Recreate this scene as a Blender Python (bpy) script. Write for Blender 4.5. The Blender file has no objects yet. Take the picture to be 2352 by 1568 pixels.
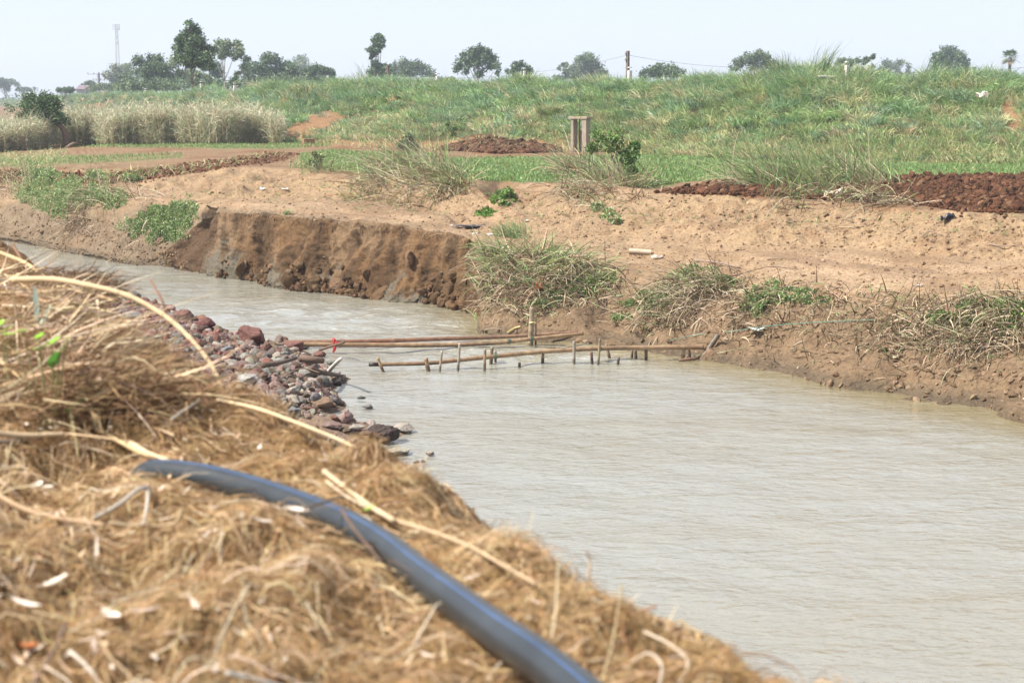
import bpy, bmesh, math, random
import numpy as np
from mathutils import Vector, Matrix

random.seed(7)
RNG = np.random.default_rng(7)
SC = bpy.context.scene
COL = SC.collection
PI = math.pi

# ------------------------------------------------------------------ camera
# image measures below are in a 2352 x 1568 frame of the photograph
CU, CV, F, HOR, CAMZ = 1176.0, 784.0, 4000.0, 225.0, 4.9
PITCH = math.atan((CV - HOR) / F)
cam_d = bpy.data.cameras.new('camera')
cam_d.sensor_width = 36.0
cam_d.lens = 36.0 * F / 2352.0
cam_d.clip_start = 0.2
cam_d.clip_end = 12000
cam_d.dof.use_dof = True
cam_d.dof.focus_distance = 40.0
cam_d.dof.aperture_fstop = 2.7
cam = bpy.data.objects.new('camera', cam_d)
COL.objects.link(cam)
cam.location = (0, 0, CAMZ)
cam.rotation_euler = (PI / 2 - PITCH, 0, 0)
SC.camera = cam

# ------------------------------------------------------------------ light
SUN_DIR = Vector((-0.80, -0.22, 1.0)).normalized()
SUN_EL = math.asin(SUN_DIR.z)
world = bpy.data.worlds.new('World')
SC.world = world
world.use_nodes = True
wn = world.node_tree
sky = wn.nodes.new('ShaderNodeTexSky')
sky.sky_type = 'NISHITA'
sky.sun_disc = False
sky.sun_elevation = SUN_EL
sky.sun_rotation = math.atan2(SUN_DIR.x, SUN_DIR.y)
sky.altitude = 0
sky.air_density = 0.6
sky.dust_density = 1.0
sky.ozone_density = 2.0
bg = wn.nodes['Background']
bg.inputs['Strength'].default_value = 0.15
veil = wn.nodes.new('ShaderNodeMix'); veil.data_type = 'RGBA'          # thin white overcast over the blue sky
veil.inputs[0].default_value = 0.82
veil.inputs[7].default_value = (2.36, 2.46, 2.72, 1)
wn.links.new(sky.outputs['Color'], veil.inputs[6])
wn.links.new(veil.outputs[2], bg.inputs['Color'])
sun_d = bpy.data.lights.new('sun', 'SUN')
sun_d.energy = 4.2
sun_d.angle = math.radians(1.2)
sun_d.color = (1.0, 0.95, 0.87)
sun = bpy.data.objects.new('sun', sun_d)
COL.objects.link(sun)
sun.rotation_euler = SUN_DIR.to_track_quat('Z', 'Y').to_euler()
sun.location = (-40, -10, 60)
SC.view_settings.view_transform = 'Standard'
SC.view_settings.look = 'None'
SC.view_settings.exposure = 1.2
SC.view_settings.gamma = 1.0
SC.cycles.use_denoising = True
SC.cycles.max_bounces = 6
SC.cycles.diffuse_bounces = 3
SC.cycles.transmission_bounces = 3
SC.cycles.transparent_max_bounces = 6
SC.cycles.volume_bounces = 0
SC.cycles.use_fast_gi = False

# ------------------------------------------------------------------ geometry of the picture
CP, SP = math.cos(PITCH), math.sin(PITCH)
def P(u, v, d):
    """world point seen at image point (u, v) at forward distance d"""
    b = (np.asarray(v, float) - CV) / F
    dy = CP - b * SP
    dz = -SP - b * CP
    dx = (np.asarray(u, float) - CU) / F
    k = np.asarray(d, float) / dy
    return np.stack(np.broadcast_arrays(dx * k, dy * k, CAMZ + dz * k), -1)
def PZ(u, v, z):
    b = (np.asarray(v, float) - CV) / F
    dy = CP - b * SP
    dz = -SP - b * CP
    return P(u, v, (np.asarray(z, float) - CAMZ) * dy / dz)
def proj(p):
    p = np.asarray(p, float)
    X, Y, Z = p[..., 0], p[..., 1], p[..., 2] - CAMZ
    dep = Y * CP - Z * SP
    up = Y * SP + Z * CP
    return CU + F * X / dep, CV - F * up / dep

# ------------------------------------------------------------------ noise
def _h(i, j, k, s):
    n = (i.astype(np.int64) * 374761393 + j.astype(np.int64) * 668265263 + k.astype(np.int64) * 1274126177 + s * 974711) & 0x7fffffff
    n = ((n ^ (n >> 13)) * 1274126177) & 0x7fffffff
    n = ((n ^ (n >> 16)) * 668265263) & 0x7fffffff
    return ((n ^ (n >> 15)) & 0xffff) / 32767.5 - 1.0
def noise(x, y, z=None, s=0):
    x = np.asarray(x, float); y = np.asarray(y, float)
    z = np.zeros_like(x) if z is None else np.asarray(z, float)
    i, j, k = np.floor(x), np.floor(y), np.floor(z)
    fx, fy, fz = x - i, y - j, z - k
    fx, fy, fz = [t * t * (3 - 2 * t) for t in (fx, fy, fz)]
    r = 0
    for a in (0, 1):
        wx = fx if a else 1 - fx
        for b in (0, 1):
            wy = fy if b else 1 - fy
            for c in (0, 1):
                wz = fz if c else 1 - fz
                r = r + wx * wy * wz * _h(i + a, j + b, k + c, s)
    return r
def fbm(x, y, z=None, s=0, oct=4, gain=0.5):
    r, a = 0, 1.0
    for o in range(oct):
        f = 2.03 ** o
        r = r + a * noise(np.asarray(x) * f, np.asarray(y) * f, None if z is None else np.asarray(z) * f, s + o * 17)
        a *= gain
    return r
def sstep(a, b, x):
    t = np.clip((np.asarray(x, float) - a) / (b - a), 0, 1)
    return t * t * (3 - 2 * t)
def interp(pts, u):
    pts = sorted(pts)
    return np.interp(u, [p[0] for p in pts], [p[1] for p in pts])
def inpoly(poly, x, y):
    x = np.asarray(x); y = np.asarray(y)
    r = np.zeros(x.shape, bool)
    n = len(poly)
    for i in range(n):
        x0, y0 = poly[i]; x1, y1 = poly[(i + 1) % n]
        if y0 == y1: continue
        c = ((y0 > y) != (y1 > y)) & (x < (x1 - x0) * (y - y0) / (y1 - y0) + x0)
        r ^= c
    return r
def polydist(line, x, y):
    """distance to an open polyline, and the side (>0 left of travel) of the nearest segment, and the parameter"""
    best = np.full(np.shape(x), 1e9); side = np.zeros(np.shape(x)); par = np.zeros(np.shape(x))
    for i in range(len(line) - 1):
        ax, ay = line[i][:2]; bx, by = line[i + 1][:2]
        ex, ey = bx - ax, by - ay
        L2 = ex * ex + ey * ey
        t = np.clip(((x - ax) * ex + (y - ay) * ey) / L2, 0, 1)
        dx, dy = x - ax - t * ex, y - ay - t * ey
        d = np.hypot(dx, dy)
        m = d < best - 1e-9
        best = np.where(m, d, best)
        side = np.where(m, ex * (y - ay) - ey * (x - ax), side)
        par = np.where(m, i + t, par)
    return best, np.sign(side), par

# ------------------------------------------------------------------ mesh helpers
def tag(o, label=None, cat=None, group=None, kind=None):
    if label: o['label'] = label
    if cat: o['category'] = cat
    if group: o['group'] = group
    if kind: o['kind'] = kind
    return o
def empty(name, loc, label, cat, group=None, rz=0.0):
    o = bpy.data.objects.new(name, None)
    o.empty_display_size = 0.2
    COL.objects.link(o)
    o.location = tuple(float(c) for c in loc)
    o.rotation_euler = (0, 0, rz)
    return tag(o, label, cat, group)
def mesh(name, verts, faces, mat, col=None, smooth=False, parent=None, local=True):
    """faces: (n,k) array, or list of such arrays. verts world; parented meshes are shifted to the parent's origin"""
    verts = np.ascontiguousarray(verts, np.float32).reshape(-1, 3)
    if parent is not None and local:
        verts = verts - np.array(parent.location, np.float32)
    fl = faces if isinstance(faces, list) else [faces]
    fl = [np.asarray(f, np.int32) for f in fl if len(f)]
    me = bpy.data.meshes.new(name)
    me.vertices.add(len(verts))
    me.vertices.foreach_set('co', verts.ravel())
    loops = np.concatenate([f.ravel() for f in fl])
    tot = np.concatenate([np.full(len(f), f.shape[1], np.int32) for f in fl])
    start = np.concatenate([[0], np.cumsum(tot)[:-1]]).astype(np.int32)
    me.loops.add(len(loops))
    me.loops.foreach_set('vertex_index', loops)
    me.polygons.add(len(tot))
    me.polygons.foreach_set('loop_start', start)
    me.polygons.foreach_set('use_smooth', np.full(len(tot), smooth, bool))
    me.update(calc_edges=True)
    if col is not None:
        col = np.asarray(col, np.float32)
        if col.ndim == 1: col = np.tile(col, (len(verts), 1))
        a = me.color_attributes.new('Col', 'FLOAT_COLOR', 'POINT')
        a.data.foreach_set('color', np.concatenate([col[:, :3], np.ones((len(col), 1), np.float32)], 1).ravel())
    me.materials.append(mat)
    o = bpy.data.objects.new(name, me)
    COL.objects.link(o)
    if parent is not None: o.parent = parent
    return o
def merge(parts):
    """[(verts, faces, col)] -> one"""
    V, Fq, Ft, C, n = [], [], [], [], 0
    for p in parts:
        v, f = np.asarray(p[0], float).reshape(-1, 3), p[1]
        for g in (f if isinstance(f, list) else [f]):
            g = np.asarray(g, int)
            if len(g) == 0: continue
            (Fq if g.shape[1] == 4 else Ft).append(g + n)
        c = np.asarray(p[2], float) if len(p) > 2 and p[2] is not None else np.array([.5, .5, .5])
        if c.ndim == 1: c = np.tile(c, (len(v), 1))
        V.append(v); C.append(c); n += len(v)
    f = []
    if Fq: f.append(np.concatenate(Fq))
    if Ft: f.append(np.concatenate(Ft))
    return np.concatenate(V), f, np.concatenate(C)
def grid_faces(nr, nc):
    i = np.arange(nr - 1)[:, None] * nc + np.arange(nc - 1)[None]
    return np.stack([i, i + 1, i + 1 + nc, i + nc], -1).reshape(-1, 4)
def box(c, s, rz=0, rx=0, ry=0, col=(.5, .5, .5), jit=0.0):
    v = np.array([[x, y, z] for x in (-.5, .5) for y in (-.5, .5) for z in (-.5, .5)]) * np.array(s)
    if jit: v = v + RNG.normal(0, jit, v.shape)
    M = Matrix.Rotation(rz, 3, 'Z') @ Matrix.Rotation(ry, 3, 'Y') @ Matrix.Rotation(rx, 3, 'X')
    v = v @ np.array(M).T + np.asarray(c, float)
    f = np.array([[0, 1, 3, 2], [4, 6, 7, 5], [0, 4, 5, 1], [2, 3, 7, 6], [0, 2, 6, 4], [1, 5, 7, 3]])
    return v, f, np.array(col, float)
def bevbox(c, s, bev=0.02, rz=0, rx=0, ry=0, col=(.5, .5, .5)):
    bm = bmesh.new()
    bmesh.ops.create_cube(bm, size=1)
    bmesh.ops.scale(bm, vec=s, verts=bm.verts)
    bmesh.ops.bevel(bm, geom=bm.edges, offset=bev, segments=2, affect='EDGES', profile=0.6)
    bmesh.ops.triangulate(bm, faces=bm.faces)
    M = Matrix.Rotation(rz, 3, 'Z') @ Matrix.Rotation(ry, 3, 'Y') @ Matrix.Rotation(rx, 3, 'X')
    v = np.array([x.co[:] for x in bm.verts]) @ np.array(M).T + np.asarray(c, float)
    f = np.array([[w.index for w in x.verts] for x in bm.faces])
    bm.free()
    return v, f, np.array(col, float)
def spline(pts, n):
    pts = np.asarray(pts, float)
    if len(pts) == 2:
        t = np.linspace(0, 1, n)[:, None]
        return pts[0] * (1 - t) + pts[1] * t
    q = np.concatenate([[2 * pts[0] - pts[1]], pts, [2 * pts[-1] - pts[-2]]])
    s = np.linspace(0, len(pts) - 1 - 1e-6, n)
    i = s.astype(int); t = (s - i)[:, None]
    a, b, c, d = q[i], q[i + 1], q[i + 2], q[i + 3]
    return .5 * (2 * b + (c - a) * t + (2 * a - 5 * b + 4 * c - d) * t ** 2 + (3 * b - a - 3 * c + d) * t ** 3)
def tube(path, rad, sides=6, col=(.4, .3, .2), cap=True):
    p = np.asarray(path, float); n = len(p)
    r = np.broadcast_to(np.asarray(rad, float), (n,))
    t = np.gradient(p, axis=0)
    t /= np.linalg.norm(t, axis=1)[:, None] + 1e-9
    ref = np.array([0, 0, 1.0]) if abs(t[:, 2]).mean() < .8 else np.array([0, 1.0, 0])
    a = np.cross(t, ref); a /= np.linalg.norm(a, axis=1)[:, None] + 1e-9
    b = np.cross(a, t)
    an = np.arange(sides) * 2 * PI / sides
    v = p[:, None] + r[:, None, None] * (np.cos(an)[None, :, None] * a[:, None] + np.sin(an)[None, :, None] * b[:, None])
    i = np.arange(n - 1)[:, None] * sides
    j = np.arange(sides)[None]
    k = (j + 1) % sides
    f = [np.stack([i + j, i + k, i + k + sides, i + j + sides], -1).reshape(-1, 4)]
    v = v.reshape(-1, 3)
    c = np.asarray(col, float)
    if c.ndim == 2: c = np.repeat(c, sides, 0)
    else: c = np.tile(c, (len(v), 1))
    if cap:
        m = len(v)
        v = np.concatenate([v, p[:1], p[-1:]])
        c = np.concatenate([c, c[:1], c[-1:]])
        j = np.arange(sides); k = (j + 1) % sides
        f.append(np.concatenate([np.stack([k, j, np.full(sides, m)], -1), np.stack([j + (n - 1) * sides, k + (n - 1) * sides, np.full(sides, m + 1)], -1)]))
    return v, f, c
def blades(base, phi, L, lean, bend, w, col, seg=3, twist=None, tip=0.12, tipcol=None):
    """curved grass blades as ribbons, all at once"""
    base = np.asarray(base, float); N = len(base)
    phi, L, lean, bend, w = [np.broadcast_to(np.asarray(a, float), (N,)) for a in (phi, L, lean, bend, w)]
    twist = RNG.uniform(-1.2, 1.2, N) if twist is None else np.broadcast_to(twist, (N,))
    h = np.stack([np.cos(phi), np.sin(phi), np.zeros(N)], -1)
    s = np.stack([-np.sin(phi), np.cos(phi), np.zeros(N)], -1)
    up = np.array([0, 0, 1.0])
    p = base.copy()
    V = []; prof = np.linspace(0, 1, seg + 1)
    for k in range(seg + 1):
        a = lean + bend * prof[k]
        t = h * np.sin(a)[:, None] + up * np.cos(a)[:, None]
        nrm = np.cross(t, s)
        wd = s * np.cos(twist)[:, None] + nrm * np.sin(twist)[:, None]
        ww = w * (1 - (1 - tip) * prof[k] ** 1.6) * (0.75 if k == 0 else 1) * .5
        V.append(np.stack([p - wd * ww[:, None], p + wd * ww[:, None]], 1))
        a2 = lean + bend * (prof[k] + .5 / seg)
        p = p + (h * np.sin(a2)[:, None] + up * np.cos(a2)[:, None]) * (L / seg)[:, None]
    V = np.stack(V, 1).reshape(-1, 3)
    n2 = 2 * (seg + 1)
    i = (np.arange(N) * n2)[:, None] + (np.arange(seg) * 2)[None]
    f = np.stack([i, i + 1, i + 3, i + 2], -1).reshape(-1, 4)
    col = np.asarray(col, float)
    if col.ndim == 1: col = np.tile(col, (N, 1))
    if tipcol is None: c = np.repeat(col, n2, 0)
    else:
        m = np.repeat(prof, 2)[None, :, None]
        c = (col[:, None] * (1 - m) + np.asarray(tipcol, float).reshape(-1, 1, 3) * m).reshape(-1, 3)
    return V, f, c
_bm = bmesh.new(); bmesh.ops.create_icosphere(_bm, subdivisions=2, radius=1)
ICO2 = np.array([v.co[:] for v in _bm.verts]); ICO2F = np.array([[w.index for w in f.verts] for f in _bm.faces]); _bm.free()
_bm = bmesh.new(); bmesh.ops.create_icosphere(_bm, subdivisions=4, radius=1)
ICO4 = np.array([v.co[:] for v in _bm.verts]); ICO4F = np.array([[w.index for w in f.verts] for f in _bm.faces]); _bm.free()
def rand_rot(N, flat=1.0):
    q = RNG.normal(0, 1, (N, 4)); q[:, 1:3] *= flat
    q /= np.linalg.norm(q, axis=1)[:, None]
    w, x, y, z = q.T
    return np.stack([1 - 2 * (y * y + z * z), 2 * (x * y - w * z), 2 * (x * z + w * y), 2 * (x * y + w * z), 1 - 2 * (x * x + z * z), 2 * (y * z - w * x), 2 * (x * z - w * y), 2 * (y * z + w * x), 1 - 2 * (x * x + y * y)], -1).reshape(N, 3, 3)
def lumps(c, size, col, planes=9, ico=None, flat=0.35, rough=0.0):
    """faceted stones or clods; c (N,3) centres, size (N,3) half extents"""
    D, DF = ico or (ICO2, ICO2F)
    c = np.asarray(c, float); N = len(c)
    size = np.broadcast_to(np.asarray(size, float), (N, 3))
    n = RNG.normal(0, 1, (N, planes, 3)); n /= np.linalg.norm(n, axis=2)[..., None]
    hgt = RNG.uniform(.62, .95, (N, planes))
    dots = np.einsum('vk,npk->nvp', D, n)
    r = np.where(dots > .05, hgt[:, None] / np.maximum(dots, .05), 9)
    r = np.minimum(r.min(2), 1.12)
    if rough:
        q = D[None] * 3 + RNG.uniform(0, 99, (N, 1, 3))
        r = r * (1 + rough * fbm(q[..., 0], q[..., 1], q[..., 2], oct=3))
    v = D[None] * r[..., None] * size[:, None]
    v = np.einsum('nij,nvj->nvi', rand_rot(N, flat), v) + c[:, None]
    f = (DF[None] + (np.arange(N) * len(D))[:, None, None]).reshape(-1, 3)
    col = np.asarray(col, float)
    if col.ndim == 1: col = np.tile(col, (N, 1))
    return v.reshape(-1, 3), f, np.repeat(col, len(D), 0)
def pick(cols, N, jit=0.12, w=None):
    cols = np.asarray(cols, float)
    c = cols[RNG.choice(len(cols), N, p=w)]
    return c * (1 + RNG.normal(0, jit, (N, 1))) * (1 + RNG.normal(0, jit * .3, (N, 3)))

# ------------------------------------------------------------------ materials
def newmat(name):
    m = bpy.data.materials.new(name); m.use_nodes = True
    nt = m.node_tree
    return m, nt, nt.nodes['Principled BSDF']
def nd(nt, t, **kw):
    n = nt.nodes.new(t)
    for k, v in kw.items():
        if k.startswith('i_'): n.inputs[k[2:].replace('_', ' ')].default_value = v
        else: setattr(n, k, v)
    return n
def attr_col(nt):
    return nd(nt, 'ShaderNodeAttribute', attribute_name='Col').outputs['Color']
def vary(nt, src, scale, lo, hi, coord=None, detail=5, stretch=None):
    """multiply a colour by noise between lo and hi"""
    tc = coord or nd(nt, 'ShaderNodeTexCoord').outputs['Object']
    if stretch:
        mp = nd(nt, 'ShaderNodeMapping'); mp.inputs['Scale'].default_value = stretch
        nt.links.new(tc, mp.inputs['Vector']); tc = mp.outputs['Vector']
    nz = nd(nt, 'ShaderNodeTexNoise'); nz.inputs['Scale'].default_value = scale; nz.inputs['Detail'].default_value = detail
    nt.links.new(tc, nz.inputs['Vector'])
    mr = nd(nt, 'ShaderNodeMapRange'); mr.inputs[1].default_value = .3; mr.inputs[2].default_value = .7; mr.inputs[3].default_value = lo; mr.inputs[4].default_value = hi
    nt.links.new(nz.outputs['Fac'], mr.inputs[0])
    mx = nd(nt, 'ShaderNodeMix', data_type='RGBA', blend_type='MULTIPLY'); mx.inputs[0].default_value = 1
    nt.links.new(src, mx.inputs[6]); nt.links.new(mr.outputs[0], mx.inputs[7])
    return mx.outputs[2]
def leafmat(name, transl=0.3, rough=0.5, spec=0.3, gain=1.0):
    m, nt, b = newmat(name)
    c = attr_col(nt)
    if gain != 1:
        mg = nd(nt, 'ShaderNodeMix', data_type='RGBA', blend_type='MULTIPLY'); mg.inputs[0].default_value = 1; mg.inputs[7].default_value = (gain, gain, gain, 1)
        nt.links.new(c, mg.inputs[6]); c = mg.outputs[2]
    b.inputs['Roughness'].default_value = rough
    b.inputs['Specular IOR Level'].default_value = spec
    nt.links.new(c, b.inputs['Base Color'])
    if transl:
        tr = nd(nt, 'ShaderNodeBsdfTranslucent'); nt.links.new(c, tr.inputs['Color'])
        mx = nd(nt, 'ShaderNodeMixShader'); mx.inputs[0].default_value = transl
        nt.links.new(b.outputs[0], mx.inputs[1]); nt.links.new(tr.outputs[0], mx.inputs[2])
        nt.links.new(mx.outputs[0], nt.nodes['Material Output'].inputs['Surface'])
    return m
def bumpchain(nt, b, layers, coord=None):
    """layers: (scale, distance, stretch|None, kind)"""
    tc = coord or nd(nt, 'ShaderNodeTexCoord').outputs['Object']
    prev = None
    for sc, dist, st, kind in layers:
        v = tc
        if st:
            mp = nd(nt, 'ShaderNodeMapping'); mp.inputs['Scale'].default_value = st
            nt.links.new(tc, mp.inputs['Vector']); v = mp.outputs['Vector']
        if kind == 'n':
            t = nd(nt, 'ShaderNodeTexNoise'); t.inputs['Scale'].default_value = sc; t.inputs['Detail'].default_value = 6; t.inputs['Roughness'].default_value = .6
            o = t.outputs['Fac']
        else:
            t = nd(nt, 'ShaderNodeTexVoronoi', feature='DISTANCE_TO_EDGE'); t.inputs['Scale'].default_value = sc
            mr = nd(nt, 'ShaderNodeMapRange'); mr.inputs[2].default_value = .08
            nt.links.new(t.outputs['Distance'], mr.inputs[0]); o = mr.outputs[0]
        nt.links.new(v, t.inputs['Vector'])
        bp = nd(nt, 'ShaderNodeBump'); bp.inputs['Distance'].default_value = dist; bp.inputs['Strength'].default_value = 1
        nt.links.new(o, bp.inputs['Height'])
        if prev: nt.links.new(prev, bp.inputs['Normal'])
        prev = bp.outputs['Normal']
    nt.links.new(prev, b.inputs['Normal'])
def earthmat(name, rough=0.95, spec=0.15, layers=((9, .05, None, 'n'), (34, .018, None, 'n')), lo=.72, hi=1.2, sc=14, gain=1.0):
    lo, hi = lo * gain, hi * gain
    m, nt, b = newmat(name)
    tc = nd(nt, 'ShaderNodeTexCoord').outputs['Object']
    c = vary(nt, vary(nt, attr_col(nt), sc, lo, hi, tc), 1.1, .86, 1.1, tc)
    nt.links.new(c, b.inputs['Base Color'])
    b.inputs['Roughness'].default_value = rough
    b.inputs['Specular IOR Level'].default_value = spec
    bumpchain(nt, b, layers, tc)
    return m
M_EARTH = earthmat('earth', gain=.74, layers=((5.5, .007, None, 'v'), (8, .035, None, 'n'), (30, .012, None, 'n')))
M_CLOD = earthmat('clod_soil', gain=.85, layers=((22, .03, None, 'n'),), sc=20)
M_ROCK = earthmat('stone', gain=.9, rough=.85, spec=.3, layers=((18, .02, None, 'n'), (70, .006, None, 'n')), sc=22, lo=.7, hi=1.25)
M_GRAVEL = earthmat('gravel', layers=((14, .05, None, 'n'), (50, .02, None, 'n')), sc=30, lo=.6, hi=1.3)
M_BLADE = leafmat('grass_blade', .3, .5, .3, 1.15)
M_LEAF = leafmat('tree_leaf', .25, .45, .3, 1.1)
M_STRAW = leafmat('straw', .15, .6, .25, .93)
M_STEM = leafmat('dry_stem', 0, .7, .2, .85)
M_BARK = earthmat('bark', layers=((30, .01, (1, 1, .3), 'n'),), sc=18)
M_CONC = earthmat('concrete', rough=.9, layers=((25, .004, None, 'n'),), sc=8, lo=.8, hi=1.12)
M_PAINT = earthmat('white_paint', rough=.7, spec=.3, layers=((25, .003, None, 'n'),), sc=10, lo=.85, hi=1.08)
M_BAMBOO = earthmat('bamboo', rough=.45, spec=.35, layers=((60, .002, (1, 1, 1), 'n'),), sc=9, lo=.6, hi=1.15, gain=.82)
M_CLOTH = leafmat('plastic_scrap', .2, .4, .4)
M_METAL = earthmat('metal', rough=.6, spec=.4, layers=((30, .002, None, 'n'),), sc=10, lo=.8, hi=1.1)
# ------------------------------------------------------------------ terrain of the far side: lofted between surveyed lines
UU = np.arange(-900, 3251, 3.0)
def line_vd(pv, pd):
    return interp(pv, UU), interp(pd, UU)
WV = interp([(-900, 478), (-300, 522), (0, 549), (60, 560), (130, 574), (200, 588), (255, 600), (300, 607), (345, 612), (400, 617), (440, 622), (478, 628), (560, 643), (620, 653), (700, 667), (760, 671), (840, 683), (880, 688), (905, 694), (985, 696), (1040, 704), (1085, 712), (1096, 735), (1106, 762), (1150, 772), (1230, 780), (1290, 784), (1350, 790), (1420, 798), (1500, 808), (1580, 818), (1640, 832), (1700, 842), (1780, 852), (1850, 868), (2000, 905), (2120, 925), (2200, 940), (2352, 965), (2600, 1005), (3250, 1120)], UU)
WV = WV + 1.6 * noise(UU / 60, UU * 0, s=3)
W = PZ(UU, WV, 0.0)
WD = W[:, 1]
jag = 0.16 * noise(UU / 34, UU * 0, s=5) + 0.13 * noise(UU / 13, UU * 0, s=6)
cutm = sstep(500, 530, UU) * (1 - sstep(1075, 1100, UU))            # where the bank has collapsed
B_v = interp([(-900, 466), (-300, 509), (0, 536), (130, 561), (255, 588), (330, 599), (345, 603), (400, 566), (450, 530), (500, 493), (515, 488), (560, 490), (640, 495), (740, 506), (880, 518), (960, 528), (1060, 540), (1090, 556), (1100, 600), (1106, 640), (1130, 688), (1250, 715), (1400, 730), (1600, 762), (1800, 792), (2000, 835), (2200, 872), (2352, 885), (3250, 1000)], UU)
B_o = interp([(-900, .4), (330, .35), (345, .3), (400, .7), (450, .95), (498, 1.25), (512, .7), (560, .62), (1060, .75), (1090, .7), (1100, 1.0), (1106, 1.2), (1130, 1.2), (3250, 1.15)], UU) + jag * (cutm + .3 * sstep(340, 400, UU) * (1 - cutm))
Bl = P(UU, B_v, WD + B_o)
zc = 1.78 - 0.10 * sstep(600, 1060, UU)                               # the rim of the collapse is level
C_v = interp([(-900, 405), (-300, 440), (0, 458), (250, 457), (345, 468), (450, 478), (505, 484), (520, 483)], UU)
C_d = interp([(-900, 80.5), (-300, 69), (0, 63), (250, 55.6), (345, 53), (450, 51.2), (505, 49.2), (520, 48.9)], UU)
Cl = P(UU, C_v, C_d)
C2v = interp([(1090, 553), (1110, 560), (1200, 585), (1400, 610), (1600, 640), (1800, 660), (2000, 690), (2200, 690), (2352, 690), (3250, 740)], UU)
C2d = interp([(1060, 41.8), (1090, 39.6), (1110, 38.6), (1200, 38.0), (1400, 37.5), (1600, 35.6), (1800, 33.9), (2000, 31.9), (2200, 30.6), (2352, 29.8), (3250, 25.5)], UU)
C2 = P(UU, C2v, C2d)
Brim = PZ(UU, B_v, zc)
m = cutm[:, None]
# on the collapse: face rises to the rim exactly where it is seen
Brim_d = np.maximum(Brim[:, 1], WD + .25)
Bcut = P(UU, B_v, Brim_d + jag * .6)
Bl = Bl * (1 - m) + Bcut * m
Ccut = Bl + np.stack([UU * 0 + .02, UU * 0 + .35, UU * 0 + .03], -1)
left = (UU < 512)[:, None]; right = (UU > 1092)[:, None]
Cl = np.where(left, Cl, np.where(right, C2, Ccut))
Dl = P(UU, interp([(-900, 385), (-300, 415), (0, 430), (250, 435), (520, 450), (700, 455), (900, 468), (1060, 500), (1200, 525), (1400, 540), (1700, 560), (2000, 570), (2352, 600), (3250, 640)], UU),
       interp([(-900, 83.5), (-300, 72), (0, 65.5), (250, 58.5), (520, 54), (700, 53), (900, 50.5), (1060, 45.5), (1200, 43), (1400, 41.6), (1700, 39.3), (2000, 37.5), (2352, 34.5), (3250, 31)], UU))
El = P(UU, interp([(-900, 360), (-300, 385), (0, 395), (250, 395), (520, 385), (700, 390), (830, 418), (1000, 418), (1100, 432), (1150, 450), (1200, 425), (1400, 432), (1600, 441), (1800, 455), (2000, 468), (2200, 485), (2352, 490), (3250, 520)], UU),
       interp([(-900, 87), (-300, 75), (0, 68), (250, 63), (520, 61), (700, 59), (830, 52.3), (1000, 49.8), (1100, 47.8), (1150, 46.2), (1200, 48), (1400, 46.4), (1600, 44.4), (1800, 42), (2000, 40), (2200, 37.6), (2352, 36.8), (3250, 33.5)], UU))
def line_zd(z, d):
    """line at height z and distance d"""
    z = np.broadcast_to(z, UU.shape); k = d
    # find v for a point at forward distance d and height z, then keep the column straight
    Y = d; Z = z - CAMZ
    dep = Y * CP - Z * SP
    return np.stack([(UU - CU) / F * dep, Y, z], -1)
TD = interp([(-900, 1200), (-300, 800), (0, 520), (80, 380), (150, 290), (250, 190), (450, 122), (650, 96), (1000, 89), (1460, 77), (1700, 70), (2352, 65), (3250, 55)], UU)
KD = interp([(-900, 1260), (-300, 860), (0, 570), (80, 420), (150, 330), (250, 212), (443, 139), (650, 112), (1000, 103), (1450, 88), (1700, 80), (2352, 75), (3250, 66)], UU)
KZ = interp([(-900, 4.0), (0, 4.2), (80, 4.8), (150, 5.15), (250, 5.3), (443, 5.4), (650, 5.6), (1000, 5.65), (1450, 5.55), (1700, 5.55), (2352, 5.6), (3250, 5.6)], UU) - .22 + .2 * noise(UU / 60, UU * 0, s=8) + .32 * np.exp(-((UU - 1840) / 190) ** 2)
TZ = 2.45
LINES = [W + np.array([0, -2.2, -0.9]), W, Bl, Cl, Dl, El,
         line_zd(TZ, TD), line_zd(KZ, KD), line_zd(KZ - .1, KD + 5), line_zd(2.2, KD + 15), line_zd(2.0, KD + 800), line_zd(2.0, KD * 0 + 6000)]
NROW = [8, 95, 34, 70, 64, 70, 64, 8, 10, 14, 8]
rows, band = [], []
for i in range(len(LINES) - 1):
    a, b = LINES[i], LINES[i + 1]
    for k in range(NROW[i]):
        t = k / NROW[i]
        rows.append(a * (1 - t) + b * t); band.append(i + t)
rows.append(LINES[-1]); band.append(len(LINES) - 1)
T = np.stack(rows); band = np.array(band)                # (R, C, 3)
# soften the corners except on the collapse
for it in range(5):
    Tz = T[:, :, 2].copy()
    sm = (Tz[:-2] + Tz[2:]) * .25 + Tz[1:-1] * .5
    wgt = ((band[1:-1] > 1.15) & (band[1:-1] < 8.9))[:, None] * (1 - cutm * (band[1:-1] < 3.4)[:, None] * (band[1:-1] > .8)[:, None])
    T[1:-1, :, 2] = Tz[1:-1] * (1 - wgt) + sm * wgt
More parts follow.
